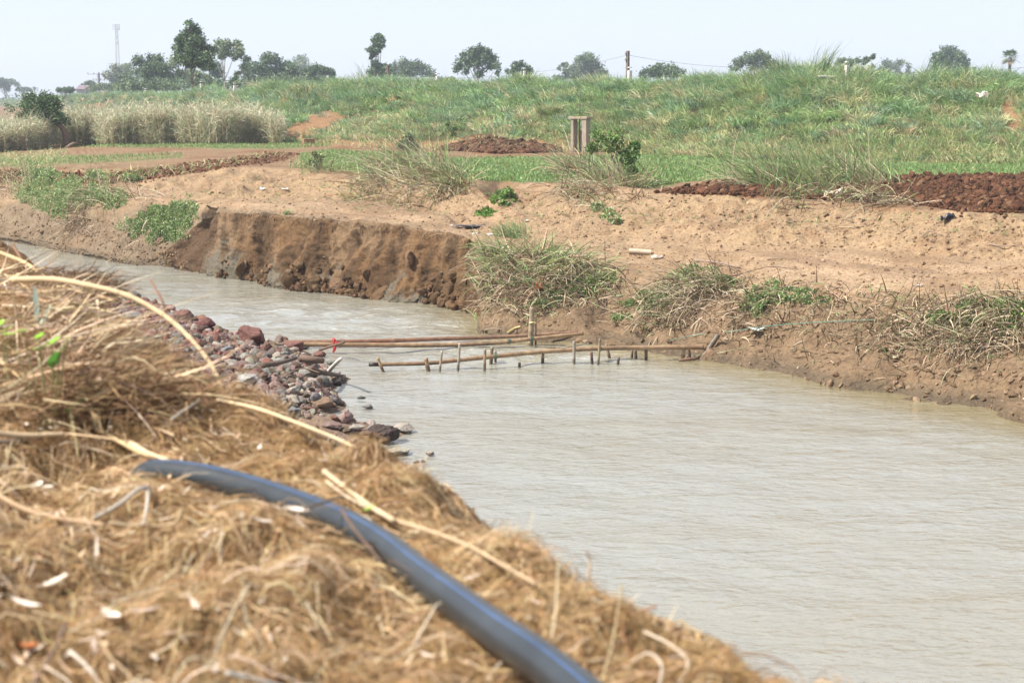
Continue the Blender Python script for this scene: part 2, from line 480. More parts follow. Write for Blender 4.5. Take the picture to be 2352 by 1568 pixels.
# relief along the normal
gu = np.gradient(T, axis=1); gr = np.gradient(T, axis=0)
Nn = np.cross(gu, gr); Nn /= np.linalg.norm(Nn, axis=2)[..., None] + 1e-9
Nn *= np.sign(Nn[..., 2:3] + 1e-6)
bb = band[:, None] + 0 * UU[None]
cutM = (sstep(345, 380, UU) * (1 - sstep(1095, 1112, UU)))[None] * (1 - sstep(1.98, 2.04, bb))
X, Y, Z = T[..., 0], T[..., 1], T[..., 2]
bank = sstep(.9, 1.0, bb) * (1 - sstep(2.9, 3.3, bb))
disp = bank * (1 - cutM) * (.15 * fbm(X * .8, Y * .8, Z * .8, s=11, oct=3) + .13 * (.62 - np.abs(fbm(X * 1.3 + Y * .9, Y * .45, Z * .5, s=111, oct=3))) + .045 * fbm(X * 4, Y * 4, Z * 4, s=12, oct=3))
rid = 1 - np.abs(fbm(X * .55 + 3, Y * .55, Z * .25, s=13, oct=3))
rid2 = 1 - np.abs(fbm(X * 3.1, Y * 3.1, Z * 1.3, s=113, oct=3))
disp += cutM * bank * ((.24 * (rid - .6)) + (.11 * (.55 - np.abs(fbm(X * 1.5 + 7, Y * 1.5, Z * .22, s=114, oct=3))) + .07 * (.5 - np.abs(fbm(X * 5.5, Y * 5.5, Z * 4.0, s=117, oct=3)))) * sstep(0, .5, Z) + .12 * fbm(X * 2.0, Y * 2.0, Z * .8, s=14, oct=4) + .09 * (rid2 - .7) + .075 * fbm(X * 8, Y * 8, Z * 3.5, s=15, oct=3) * sstep(1.5, .2, Z))
ter = sstep(2.9, 3.3, bb) * (1 - sstep(3.7, 4.2, bb))
al, ac = X * .59 - Y * .81, X * .81 + Y * .59            # along and across the river
strk = fbm(al * .3, ac * 1.5, s=116, oct=4)
disp += ter * (.045 * strk + .075 * fbm(X * .55, Y * .8, s=16, oct=3) + (.013 * fbm(X * 5, Y * 5, s=17, oct=3)))
slope = sstep(3.8, 4.2, bb) * (1 - sstep(4.9, 5.05, bb))
disp += slope * (.16 * fbm(X * .8, Y * .8, s=18, oct=3) + .075 * (.5 - np.abs(fbm(X * 2.6, Y * 1.3, Z * 2, s=19, oct=4))) + .03 * fbm(X * 7, Y * 7, Z * 7, s=119, oct=2))
disp += sstep(4.95, 5.02, bb) * (1 - sstep(5.9, 6, bb)) * .05 * fbm(X * .5, Y * .5, s=20, oct=4)
disp += sstep(5.95, 6.2, bb) * (1 - sstep(8.5, 9, bb)) * (.22 * fbm(X * .25, Y * .25, s=21, oct=3)) * np.clip(110 / np.maximum(Y, 60), 0, 1)
# two gullies worn into the terrace edge
pu, pv = proj(T)
for (gx0, gy0), (gx1, gy1), wpx, dep in (((1060, 500), (1150, 430), 26, .22), ((1600, 700), (1690, 650), 18, .15), ((1480, 760), (1560, 690), 16, .18)):
    t = np.clip(((pu - gx0) * (gx1 - gx0) + (pv - gy0) * (gy1 - gy0)) / ((gx1 - gx0) ** 2 + (gy1 - gy0) ** 2), 0, 1)
    q = np.hypot(pu - gx0 - t * (gx1 - gx0), (pv - gy0 - t * (gy1 - gy0)) * 1.5)
    disp -= dep * np.exp(-(q / wpx) ** 2) * ((bb > .95) & (bb < 5.3))
T = T + Nn * disp[..., None]
# clay slump toes at the foot of the collapse
for cu, wu, out, hz in ((520, 60, .40, .8), (640, 45, .3, .5), (760, 60, .3, .5), (925, 46, .36, .9), (1040, 40, .3, .6)):
    f = np.exp(-((UU - cu) / wu) ** 2)[None] * np.clip(1 - (T[..., 2] + .1) / hz, 0, 1.3) * (bb < 2)
    T[..., 0] -= f * out * .8; T[..., 1] -= f * out * .6
# heap of dug soil by the embankment toe
pu, pv = proj(T)
hm = np.exp(-((pu - 1110) / 85) ** 2 - ((pv - 343) / 9) ** 2) * ((bb > 5) & (bb < 6.1))
T[..., 2] += hm * .75
PU, PV = proj(T)
R_, C_ = T.shape[:2]

# colours of the ground, with shade painted in on the collapse face
def mixc(c, new, w):
    return c * (1 - w[..., None]) + np.asarray(new, float) * w[..., None]
X, Y, Z = T[..., 0], T[..., 1], T[..., 2]
n1 = fbm(X * .7, Y * .7, Z * .7, s=30, oct=4); n2 = fbm(X * 3.1, Y * 3.1, Z * 3.1, s=31, oct=3)
TC = np.zeros(T.shape) + np.array([.365, .25, .15])
mudL = np.array([.235, .175, .115]); mudR = np.array([.225, .152, .09])
lr = sstep(700, 1300, UU)[None] + 0 * bb
mud = mudL * (1 - lr[..., None]) + mudR * lr[..., None]
w = 1 - sstep(2.5, 3.25, bb + .25 * n1)
TC = mixc(TC, 0, w) + mud * w[..., None]
TC = mixc(TC, (.30, .205, .125), sstep(.1, .7, n1) * w * sstep(1.5, 2.3, bb) * .7)
TC = mixc(TC, (.16, .105, .062), sstep(.15, .6, n2) * w * .55)
TC = mixc(TC, (.12, .092, .062), w * (1 - sstep(.03, .24, Z + .06 * n2)) * .85)
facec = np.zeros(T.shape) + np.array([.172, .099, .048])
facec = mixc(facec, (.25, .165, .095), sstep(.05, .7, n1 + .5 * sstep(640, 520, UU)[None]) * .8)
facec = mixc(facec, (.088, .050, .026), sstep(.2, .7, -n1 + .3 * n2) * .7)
facec = mixc(facec, (.085, .052, .028), sstep(.18, .55, np.abs(fbm(X * 1.5 + 7, Y * 1.5, Z * .22, s=114, oct=3))) * .75)  # dark moist streaks, also painting shade into the fissures of the relief
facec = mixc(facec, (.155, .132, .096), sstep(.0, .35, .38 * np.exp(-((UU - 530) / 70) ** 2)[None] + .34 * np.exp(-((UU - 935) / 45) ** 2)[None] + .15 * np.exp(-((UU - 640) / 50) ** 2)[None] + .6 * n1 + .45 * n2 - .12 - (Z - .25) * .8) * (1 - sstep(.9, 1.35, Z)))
facec = mixc(facec, (.115, .07, .04), sstep(345, 400, UU)[None] * (1 - sstep(470, 505, UU))[None] + 0 * bb)  # shade of the left recess painted in as darker brown
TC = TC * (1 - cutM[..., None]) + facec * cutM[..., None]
TC = mixc(TC, (.43, .30, .19), ter * sstep(-.1, .6, n1) * .8)
TC = mixc(TC, (.27, .178, .108), ter * sstep(.05, .6, strk) * .75)
TC = mixc(TC, (.30, .19, .11), ter * sstep(.25, .7, n2 - .4 * n1) * .7)
TC = mixc(TC, (.38, .27, .15), slope * sstep(-.2, .6, n1) * .6)
TC = mixc(TC, (.27, .165, .09), slope * sstep(.1, .6, n2) * .6)
fld = sstep(4.9, 5.05, bb + .1 * n1) * (1 - sstep(5.97, 6.03, bb))
wob = 7 * n1 + 4 * n2
soil = np.zeros(T.shape) + np.array([.27, .175, .10])
soil = mixc(soil, (.23, .125, .065), sstep(.0, .6, n1))
TC = TC * (1 - fld[..., None]) + soil * fld[..., None]
def zone(poly, blur=5, k=1.0):
    return (inpoly(poly, PU + wob * k, PV + wob * .4 * k) & (bb > 3) & (bb < 6.3)).astype(float)
GREEN = [(1000, 372), (1040, 362), (1300, 360), (1460, 350), (1700, 362), (2000, 372), (2352, 372), (3250, 380), (3250, 408), (2352, 402), (2030, 404), (1720, 410), (1600, 414), (1500, 430), (1400, 418), (1200, 418), (1050, 413)]
GREEN2 = [(690, 352), (760, 344), (1000, 352), (1010, 372), (1050, 412), (860, 398), (760, 390), (690, 372)]
YGREEN = [(150, 326), (760, 326), (760, 336), (640, 342), (160, 338)]
YG2 = [(-400, 360), (0, 362), (300, 356), (420, 352), (420, 362), (280, 372), (0, 384), (-400, 384)]
PLOUGH = [(1500, 442), (1600, 427), (1720, 411), (2020, 405), (2352, 401), (3250, 407), (3250, 505), (2352, 490), (2200, 486), (2080, 466), (1900, 460), (1750, 450), (1600, 446)]
REDS = [(-300, 410), (0, 392), (250, 398), (450, 374), (640, 350), (690, 354), (650, 370), (500, 388), (350, 412), (200, 424), (0, 420), (-300, 432)]
TC = mixc(TC, (.145, .175, .06), zone(GREEN2) * (.55 + .35 * sstep(-.3, .3, n2)))
TC = mixc(TC, (.20, .20, .085), zone(YGREEN) * .9)
TC = mixc(TC, (.21, .20, .09), zone(YG2) * (.5 + .4 * sstep(-.2, .3, n2)))
gz_ = zone(GREEN)
TC = TC * (1 - gz_[..., None]) + gz_[..., None] * mixc(np.zeros(T.shape) + np.array([.105, .165, .052]), (.16, .19, .07), sstep(-.1, .7, n1))
TC = mixc(TC, (.105, .048, .025), zone(PLOUGH, k=.7))
TC = mixc(TC, (.16, .08, .042), zone(REDS) * (.75 + .25 * sstep(-.3, .3, n2)))
TC = mixc(TC, (.13, .06, .032), sstep(.12, .3, hm))
dk = sstep(5.97, 6.05, bb) * (1 - sstep(8.9, 9.1, bb))
TC = mixc(TC, (.085, .085, .035), dk)
DIRT = [[(640, 318), (662, 292), (700, 262), (765, 250), (800, 268), (770, 285), (735, 300), (690, 322)], [(690, 322), (1300, 322), (1300, 345), (690, 336)], [(180, 247), (215, 240), (275, 226), (300, 224), (280, 238), (215, 252)], [(2295, 225), (2352, 220), (2352, 330), (2310, 300)]]
dirt = np.zeros(PU.shape)
for q in DIRT: dirt = np.maximum(dirt, inpoly(q, PU + wob, PV + wob * .6) & (bb > 5.5) & (bb < 7.5))
TC = mixc(TC, (.34, .19, .10), dirt * (.8 + .2 * n2))
farw = sstep(8.9, 9.1, bb)
TC = mixc(TC, (.12, .15, .06), farw)

def rowslice(a, b):
    r = np.where((band >= a - 1e-6) & (band <= b + 1e-6))[0]
    return r
def terrain_part(name, a, b):
    r = rowslice(a, b)
    o = mesh(name, T[r].reshape(-1, 3), grid_faces(len(r), C_)[:, ::-1], M_EARTH, TC[r].reshape(-1, 3), smooth=True)
    return tag(o, kind='structure')
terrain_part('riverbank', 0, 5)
terrain_part('field', 5, 6)
terrain_part('embankment', 6, 9)
terrain_part('ground', 9, 11)

_minv = np.minimum.accumulate(PV, axis=0)
def hits(u, v):
    """far-side ground points seen at image points (u, v): the nearest surface along each line of sight"""
    u = np.atleast_1d(np.asarray(u, float)); v = np.atleast_1d(np.asarray(v, float))
    out = np.zeros((len(u), 3)); ok = np.zeros(len(u), bool); bnd = np.zeros(len(u))
    for s in range(0, len(u), 20000):
        uu, vv = u[s:s + 20000], v[s:s + 20000]
        ci = np.clip(np.round((uu - UU[0]) / 3.0).astype(int), 0, C_ - 1)
        m = _minv[:, ci] < vv[None]
        j = np.argmax(m, 0); k = m.any(0) & (j > 0)
        j = np.maximum(j, 1)
        v0, v1 = PV[j - 1, ci], PV[j, ci]
        t = np.clip((v0 - vv) / np.where(v0 - v1 == 0, 1, v0 - v1), 0, 1)
        j = np.where(k, j, np.argmin(PV[:, ci], 0).clip(1))
        out[s:s + 20000] = T[j - 1, ci] * (1 - t)[:, None] + T[j, ci] * t[:, None]
        ok[s:s + 20000] = k; bnd[s:s + 20000] = band[j]
    return out, ok, bnd
def hit(u, v):
    return hits([u], [v])[0][0]
def gz(x, y):
    """far-side ground height under plan points"""
    x = np.atleast_1d(np.asarray(x, float)); y = np.atleast_1d(np.asarray(y, float))
    u = CU + F * x / (y * CP + 2.5 * SP); out = np.zeros(len(x))
    for s in range(0, len(x), 8000):
        uu = u[s:s + 8000]; yy = y[s:s + 8000]; xx = x[s:s + 8000]
        for it in range(2):
            ci = np.clip(np.round((uu - UU[0]) / 3.0).astype(int), 0, C_ - 1)
            Yc = np.maximum.accumulate(T[:, ci, 1], 0)
            j = np.clip((Yc < yy[None]).sum(0), 1, R_ - 1)
            y0, y1 = Yc[j - 1, np.arange(len(ci))], Yc[j, np.arange(len(ci))]
            t = np.clip((yy - y0) / np.maximum(y1 - y0, 1e-6), 0, 1)
            z = T[j - 1, ci, 2] * (1 - t) + T[j, ci, 2] * t
            uu = CU + F * xx / (yy * CP - (z - CAMZ) * SP)
        out[s:s + 8000] = z
    return out
def band_points(a, b, n, ulo=-900, uhi=3200):
    """random points on the ground strip between loft lines a and b"""
    r = rowslice(a, b)
    ri = RNG.uniform(r[0], r[-1] - 1e-3, n); ci = RNG.uniform((ulo - UU[0]) / 3, min((uhi - UU[0]) / 3, C_ - 1.01), n)
    i, j = ri.astype(int), ci.astype(int); s, t = (ri - i)[:, None], (ci - j)[:, None]
    return T[i, j] * (1 - s) * (1 - t) + T[i + 1, j] * s * (1 - t) + T[i, j + 1] * (1 - s) * t + T[i + 1, j + 1] * s * t

# ------------------------------------------------------------------ the near bank
EDGE_PX = [(-700, 480, 3.2), (-300, 540, 3.35), (0, 590, 3.50), (60, 636, 3.55), (160, 668, 3.57), (200, 690, 3.56), (228, 730, 3.52), (264, 756, 3.48), (320, 780, 3.43), (364, 826, 3.36), (402, 870, 3.3), (464, 918, 3.26), (520, 938, 3.24), (630, 976, 3.2), (815, 1046, 3.2), (945, 1122, 3.2), (1010, 1178, 3.2), (1095, 1240, 3.19), (1165, 1298, 3.18), (1275, 1360, 3.15), (1385, 1420, 3.12), (1490, 1468, 3.1), (1615, 1527, 3.08), (1745, 1598, 3.06)]
EDGE = [tuple(PZ(u, v, z)) for u, v, z in EDGE_PX]
EDGE = [(-26, 48, 3.0)] + EDGE + [(2.0, 3.4, 3.08), (4.6, .5, 3.1), (12, -7, 3.1)]
PIPE_PX = [(285, 1062), (345, 1078), (450, 1099), (560, 1124), (680, 1160), (788, 1199), (880, 1248), (963, 1312), (1060, 1385), (1150, 1455), (1230, 1515), (1310, 1580), (1400, 1660), (1500, 1760)]
PIPE_R = .062
PIPE = np.array([PZ(u, v, 3.235) for u, v in PIPE_PX]); PIPE[0, 2] -= .16; PIPE[1, 2] -= .03
def near_z(x, y, fine=True):
    d, s, par = polydist(EDGE, x, y)
    sd = np.where(s < 0, -d, d)
    zt = np.interp(par, np.arange(len(EDGE)), [e[2] for e in EDGE])
    zt = zt - .02 * np.clip(-sd, 0, 6) - .02
    z = zt - 1.05 * (np.sqrt(np.clip(sd, 0, None) ** 2 + .16 ** 2) - .16)
    pd = polydist(PIPE[:, :2], x, y)[0]
    k = 1 - .85 * np.exp(-(pd / .28) ** 2)
    rough = .12 * fbm(x * 1.5, y * 1.5, s=41, oct=3) + .075 * fbm(x * 4.2, y * 4.2, s=42, oct=3)
    z = z + rough * k * sstep(1.5, .2, sd) + .05 * fbm(x * 2, y * 2, z * 2, s=43, oct=3) * sstep(.2, 1.5, sd)
    return np.maximum(z, -.8)
xs = np.unique(np.concatenate([np.linspace(-60, -10, 40), np.arange(-10, 3.2, .045), np.linspace(3.2, 14, 40)]))
ys = np.unique(np.concatenate([np.linspace(-8, 2.4, 30), np.arange(2.4, 18, .05), np.linspace(18, 60, 70)]))
gx, gy = np.meshgrid(xs, ys)
nz_ = near_z(gx, gy)
nn = fbm(gx * 2.2, gy * 2.2, s=44, oct=4)
NC = np.zeros(gx.shape + (3,)) + np.array([.25, .15, .075])
NC = mixc(NC, (.16, .085, .04), sstep(.0, .6, nn))
NC = mixc(NC, (.30, .13, .05), sstep(.25, .6, fbm(gx * 1.1 + 9, gy * 1.1, s=45, oct=3)) * .8)
o = mesh('near_bank', np.stack([gx, gy, nz_], -1), grid_faces(len(ys), len(xs)), M_EARTH, NC.reshape(-1, 3), smooth=True)
tag(o, kind='structure')

# ------------------------------------------------------------------ the gravel bar
BAR_PX = [(60, 640), (150, 656), (230, 674), (330, 690), (400, 714), (490, 750), (560, 776), (640, 791), (690, 804), (703, 830), (755, 850), (790, 866), (762, 885), (768, 905), (783, 928), (735, 955), (690, 966), (760, 972), (860, 976), (930, 985), (900, 1008), (850, 1016), (865, 1036), (800, 1100), (500, 1120), (100, 1000), (-150, 800), (-150, 680)]
BAR = [tuple(PZ(u, v, 0.02)[:2]) for u, v in BAR_PX]
def bar_z(x, y):
    d, _, _ = polydist(BAR + BAR[:1], x, y)
    ins = inpoly(BAR, x, y)
    sd = np.where(ins, d, -d)
    z = .02 + np.where(sd > 0, .52 * (1 - np.exp(-sd / 1.3)), sd * .22)
    z = z + (.07 * fbm(x * 1.1, y * 1.1, s=51, oct=3) + .03 * fbm(x * 5, y * 5, s=52, oct=2)) * sstep(-.2, .8, sd)
    return np.maximum(z, -.7), sd
bx_ = np.array(BAR); xs = np.arange(bx_[:, 0].min() - 3, bx_[:, 0].max() + 3, .08); ys = np.arange(bx_[:, 1].min() - 3, bx_[:, 1].max() + 3, .10)
gx, gy = np.meshgrid(xs, ys)
bz, bsd = bar_z(gx, gy)
nn = fbm(gx * 1.3, gy * 1.3, s=53, oct=4)
redw = sstep(.15, -.25, (gx * .55 + 2.6) + (32 - gy) * .22 + .5 * nn)        # the red rubble lies upstream, grey-brown below
GC = mixc(np.zeros(gx.shape + (3,)) + np.array([.23, .16, .115]), (.215, .10, .078), redw)
GC = mixc(GC, (.12, .085, .06), sstep(.06, -.02, bz))
o = mesh('gravel_bar', np.stack([gx, gy, bz], -1), grid_faces(len(ys), len(xs)), M_GRAVEL, GC.reshape(-1, 3), smooth=True)
tag(o, kind='structure')

# ------------------------------------------------------------------ river
m_, nt, b = newmat('river_water')
tc = nd(nt, 'ShaderNodeTexCoord').outputs['Object']
at = nd(nt, 'ShaderNodeAttribute', attribute_name='Col')
sep = nd(nt, 'ShaderNodeSeparateColor'); nt.links.new(at.outputs['Color'], sep.inputs[0])
base = nd(nt, 'ShaderNodeMix', data_type='RGBA'); base.inputs[6].default_value = (.25, .235, .18, 1); base.inputs[7].default_value = (.66, .65, .58, 1)
fo = nd(nt, 'ShaderNodeTexNoise'); fo.inputs['Scale'].default_value = 5.5; fo.inputs['Detail'].default_value = 7; fo.inputs['Roughness'].default_value = .7
mpf = nd(nt, 'ShaderNodeMapping'); mpf.inputs['Rotation'].default_value = (0, 0, .6); mpf.inputs['Scale'].default_value = (.55, 1.5, 1)
nt.links.new(tc, mpf.inputs['Vector']); nt.links.new(mpf.outputs['Vector'], fo.inputs['Vector'])
fm = nd(nt, 'ShaderNodeMapRange'); fm.inputs[1].default_value = .56; fm.inputs[2].default_value = .72
nt.links.new(fo.outputs['Fac'], fm.inputs[0])
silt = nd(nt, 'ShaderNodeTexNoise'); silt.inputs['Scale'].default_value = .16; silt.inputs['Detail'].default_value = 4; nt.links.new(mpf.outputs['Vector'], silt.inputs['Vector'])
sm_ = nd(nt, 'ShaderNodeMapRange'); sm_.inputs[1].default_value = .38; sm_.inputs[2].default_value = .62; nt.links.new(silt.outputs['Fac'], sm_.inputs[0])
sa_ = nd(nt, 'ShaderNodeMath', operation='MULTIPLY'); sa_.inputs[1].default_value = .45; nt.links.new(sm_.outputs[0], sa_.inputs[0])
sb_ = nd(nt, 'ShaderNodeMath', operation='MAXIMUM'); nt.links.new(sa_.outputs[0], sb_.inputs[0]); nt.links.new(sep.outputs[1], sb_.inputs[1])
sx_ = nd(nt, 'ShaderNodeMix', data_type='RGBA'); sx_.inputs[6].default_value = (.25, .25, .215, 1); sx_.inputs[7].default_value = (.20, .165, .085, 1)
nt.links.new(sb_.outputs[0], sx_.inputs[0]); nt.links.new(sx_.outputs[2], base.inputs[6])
fx = nd(nt, 'ShaderNodeMath', operation='MULTIPLY'); nt.links.new(fm.outputs[0], fx.inputs[0]); nt.links.new(sep.outputs[0], fx.inputs[1])
nt.links.new(fx.outputs[0], base.inputs[0])
nt.links.new(base.outputs[2], b.inputs['Base Color'])
b.inputs['Roughness'].default_value = .05
b.inputs['IOR'].default_value = 2.8
b.inputs['Specular IOR Level'].default_value = .5
prev = None
for sc, dist, st, rot in ((.8, .09, (.8, 1.2, 1), .5), (3.2, .042, (.7, 1.3, 1), .3), (9, .022, (.7, 1.3, 1), -.4), (24, .006, (.7, 1.4, 1), .3)):
    mp = nd(nt, 'ShaderNodeMapping'); mp.inputs['Scale'].default_value = st; mp.inputs['Rotation'].default_value = (0, 0, rot)
    nt.links.new(tc, mp.inputs['Vector'])
    nz = nd(nt, 'ShaderNodeTexNoise'); nz.inputs['Scale'].default_value = sc; nz.inputs['Detail'].default_value = 3; nz.inputs['Distortion'].default_value = .4
    nt.links.new(mp.outputs['Vector'], nz.inputs['Vector'])
    bp = nd(nt, 'ShaderNodeBump'); bp.inputs['Distance'].default_value = dist; bp.inputs['Strength'].default_value = 1
    nt.links.new(nz.outputs['Fac'], bp.inputs['Height'])
    if prev: nt.links.new(prev, bp.inputs['Normal'])
    prev = bp.outputs['Normal']
nt.links.new(prev, b.inputs['Normal'])
M_WATER = m_
xs = np.unique(np.concatenate([np.linspace(-190, -24, 60), np.arange(-24, 14, .11), np.linspace(14, 60, 30)]))
ys = np.unique(np.concatenate([np.linspace(-40, 10, 30), np.arange(10, 64, .13), np.linspace(64, 190, 40)]))
gx, gy = np.meshgrid(xs, ys)
RAP = np.array([PZ(640, 720, 0), PZ(820, 735, 0), PZ(980, 745, 0), PZ(1090, 755, 0), PZ(1200, 795, 0)])[:, :2]
rd = polydist(RAP, gx, gy)[0]
rapid = np.exp(-(rd / 3.0) ** 2)
SPL = np.array([PZ(1060, 828, 0), PZ(1190, 826, 0), PZ(1300, 823, 0), PZ(1420, 815, 0), PZ(1560, 820, 0)])[:, :2]
sd_ = polydist(SPL, gx, gy)[0]
LANE = np.array([PZ(1560, 832, 0), PZ(1700, 862, 0), PZ(1900, 905, 0), PZ(2200, 968, 0)])[:, :2]
ld = polydist(LANE, gx, gy)[0]
fb = polydist(W[::12, :2], gx, gy)[0]; bank_refl = np.exp(-(fb / 1.5) ** 2) * sstep(-6, 1, gx)          # bank reflection painted as an olive margin along the far shore
foam = np.clip(rapid * .75 + np.exp(-(sd_ / .35) ** 2) * .9 + .3 * np.exp(-(ld / .16) ** 2), 0, 1)
wz = (.012 + .05 * rapid) * fbm(gx * .75, gy * 1.2, s=61, oct=3) + (.006 + .02 * rapid + .03 * np.exp(-(sd_ / .8) ** 2)) * fbm(gx * 2.6, gy * 3.4, s=62, oct=2)
o = mesh('river_water', np.stack([gx, gy, wz], -1), grid_faces(len(ys), len(xs)), M_WATER, np.stack([foam, bank_refl, foam * 0], -1).reshape(-1, 3), smooth=True)
tag(o, kind='structure')
# ------------------------------------------------------------------ grass of the embankment
def bpatch(p, s, k=.22):
    return fbm(p[:, 0] * k, p[:, 1] * k, p[:, 2] * k * 2, s=s, oct=3)
G_BLUE, G_MID, G_YEL, G_DRY, G_TAN = (.20, .295, .175), (.215, .315, .125), (.30, .365, .155), (.44, .41, .22), (.46, .38, .22)
def grass_cols(p, w):
    """w: (N,5) weights"""
    N = len(p); w = np.clip(w, 0.001, None); w = w / w.sum(1)[:, None]
    k = (RNG.random((N, 1)) > np.cumsum(w, 1)).sum(1).clip(0, 4)
    c = np.array([G_BLUE, G_MID, G_YEL, G_DRY, G_TAN])[k]
    return c * (1 + RNG.normal(0, .16, (N, 1))) * (1 + RNG.normal(0, .05, (N, 3)))
def in_dirt(p):
    u, v = proj(p); r = np.zeros(len(p), bool)
    for q in DIRT: r |= inpoly(q, u + 6 * RNG.normal(size=len(p)), v + 4 * RNG.normal(size=len(p)))
    return r
NT = 11000
p = np.concatenate([band_points(6.0, 7.12, int(NT * .66), -60, 2480), band_points(7.0, 8.0, int(NT * .22), -60, 2480), band_points(6.0, 8.6, int(NT * .12), -800, 3100)])
b3 = bpatch(p, 73, .8)
keep = ~(in_dirt(p) & (RNG.random(len(p)) < .9)) & ((b3 > -.8) | (RNG.random(len(p)) < .4))
p, b3 = p[keep], b3[keep]
rel = np.clip((p[:, 2] - TZ) / 3.0, 0, 1.05); b1, b2 = bpatch(p, 71), bpatch(p, 72)
u_, v_ = proj(p)
tallz = sstep(.3, .9, rel + .3 * b1) + .9 * np.exp(-((u_ - 1860) / 130) ** 2) * sstep(.5, .9, rel) + .45 * np.exp(-((u_ - 780) / 150) ** 2) * sstep(.4, .9, rel)
tallz = tallz - .35 * np.exp(-((u_ - 1480) / 55) ** 2) - .3 * np.exp(-((u_ - 400) / 120) ** 2)
wts = np.stack([sstep(.3, .95, rel + .5 * b1) * 1.3 + .9 * sstep(900, 500, u_) + .2, 1.0 + .5 * b2, .3 + .3 * (b2 < 0) + .4 * sstep(.7, .2, rel), (.22 + .8 * sstep(.65, .1, rel + .4 * b3) + .2 * sstep(1400, 2200, u_)), .08 + .5 * sstep(.5, .1, rel + .4 * b3)], 1)
k = RNG.integers(14, 24, len(p)); idx = np.repeat(np.arange(len(p)), k); n = len(idx)
tcol = grass_cols(p, wts)
ang = RNG.uniform(0, 2 * PI, n); rad = RNG.random(n) ** .7 * .30
bp_ = p[idx] + np.stack([np.cos(ang) * rad, np.sin(ang) * rad, np.full(n, -.06)], -1)
wind = 2.0 * fbm(p[:, 0] * .35, p[:, 1] * .35, s=74, oct=2)[idx] + PI
phi = np.where(RNG.random(n) < .55, ang, wind) + RNG.normal(0, .5, n)
TL = (.38 + .38 * np.clip(tallz, 0, 1.7)) * RNG.uniform(.75, 1.25, len(p))
V, Fq, Cc = blades(bp_, phi, TL[idx] * RNG.uniform(.6, 1.15, n), RNG.uniform(.02, .42, n), RNG.uniform(.4, 1.7, n), RNG.uniform(.022, .048, n) * np.clip(p[idx, 1] / 80, .9, 2.2), tcol[idx] * (1 + RNG.normal(0, .14, (n, 1))), seg=3)
tag(mesh('embankment_grass', V, Fq, M_BLADE, Cc, smooth=True), 'dense tall blue-green and yellowed grass covering the long embankment', 'grass', kind='stuff')

# big shaggy tussocks and weeds on the slope
p = np.concatenate([band_points(6.25, 7.1, 330, -60, 2480), band_points(6.8, 7.6, 170, -60, 2480)])
p = p[~in_dirt(p)]; rel = np.clip((p[:, 2] - TZ) / 3.0, 0, 1.05); k = RNG.integers(50, 100, len(p)); idx = np.repeat(np.arange(len(p)), k); n = len(idx)
ang = RNG.uniform(0, 2 * PI, n); rad = RNG.random(n) ** .6 * .42
bp_ = p[idx] + np.stack([np.cos(ang) * rad, np.sin(ang) * rad, np.full(n, -.05)], -1)
TL = (.45 + .45 * rel) * RNG.uniform(.8, 1.3, len(p))
tc2 = pick([(.20, .30, .18), (.19, .295, .13), (.25, .34, .14), (.42, .39, .22)], len(p), .12, [.3, .3, .25, .15])
V, Fq, Cc = blades(bp_, ang + RNG.normal(0, .6, n), TL[idx] * RNG.uniform(.6, 1.15, n), RNG.uniform(.02, .5, n), RNG.uniform(.6, 1.9, n), RNG.uniform(.026, .052, n), tc2[idx] * (1 + RNG.normal(0, .14, (n, 1))), seg=4)
tag(mesh('shaggy_grass', V, Fq, M_BLADE, Cc, smooth=True), 'shaggy long-bladed tussocks scattered over the embankment slope', 'grass', kind='stuff')

# ------------------------------------------------------------------ short turf of the field
def poly_hits(poly, n):
    a = np.array(poly); lo, hi = a.min(0), a.max(0)
    u = RNG.uniform(lo[0], hi[0], n * 3); v = RNG.uniform(lo[1], hi[1], n * 3)
    m = inpoly(poly, u, v); u, v = u[m][:n], v[m][:n]
    q, ok, bd = hits(u, v)
    return q[ok], u[ok], v[ok]
ps = []
for poly, n in ((GREEN, 30000), (GREEN2, 9000), (YGREEN, 6000), (YG2, 5000)):
    q, _, _ = poly_hits(poly, n); ps.append(q)
p = np.concatenate(ps); b1 = bpatch(p, 75, .5)
c = pick([(.14, .24, .07), (.17, .27, .085), (.21, .26, .10), (.28, .26, .13)], len(p), .14, [.4, .3, .2, .1])
V, Fq, Cc = blades(p - [0, 0, .02], RNG.uniform(0, 2 * PI, len(p)), RNG.uniform(.07, .17, len(p)) * (1 + .5 * b1).clip(.5, 2), RNG.uniform(0, .6, len(p)), RNG.uniform(.2, 1.2, len(p)), RNG.uniform(.02, .05, len(p)), c, seg=2)
tag(mesh('field_turf', V, Fq, M_BLADE, Cc, smooth=True), 'short bright green turf on the flat field below the embankment', 'grass', kind='stuff')

# weeds along the toe of the embankment and thin weeds over the left field
ps = []
for poly, n in (([(1450, 352), (1700, 362), (2000, 374), (2352, 374), (2600, 378), (2600, 345), (2352, 345), (1700, 335), (1450, 325)], 9000), ([(760, 300), (1300, 320), (1300, 350), (900, 345), (690, 335)], 2500), ([(-100, 395), (330, 392), (640, 350), (660, 358), (300, 420), (-100, 430)], 1500), ([(-60, 330), (60, 330), (160, 345), (150, 372), (-60, 382)], 2500)):
    q, _, _ = poly_hits(poly, n); ps.append(q)
p = np.concatenate(ps); b1 = bpatch(p, 76, .9)
p = p[b1 > -.25]
V, Fq, Cc = blades(p - [0, 0, .03], RNG.uniform(0, 2 * PI, len(p)), RNG.uniform(.12, .42, len(p)), RNG.uniform(.1, .8, len(p)), RNG.uniform(.3, 1.6, len(p)), RNG.uniform(.02, .035, len(p)), pick([G_MID, G_YEL, G_DRY, G_TAN], len(p), .15, [.25, .35, .25, .15]), seg=3)
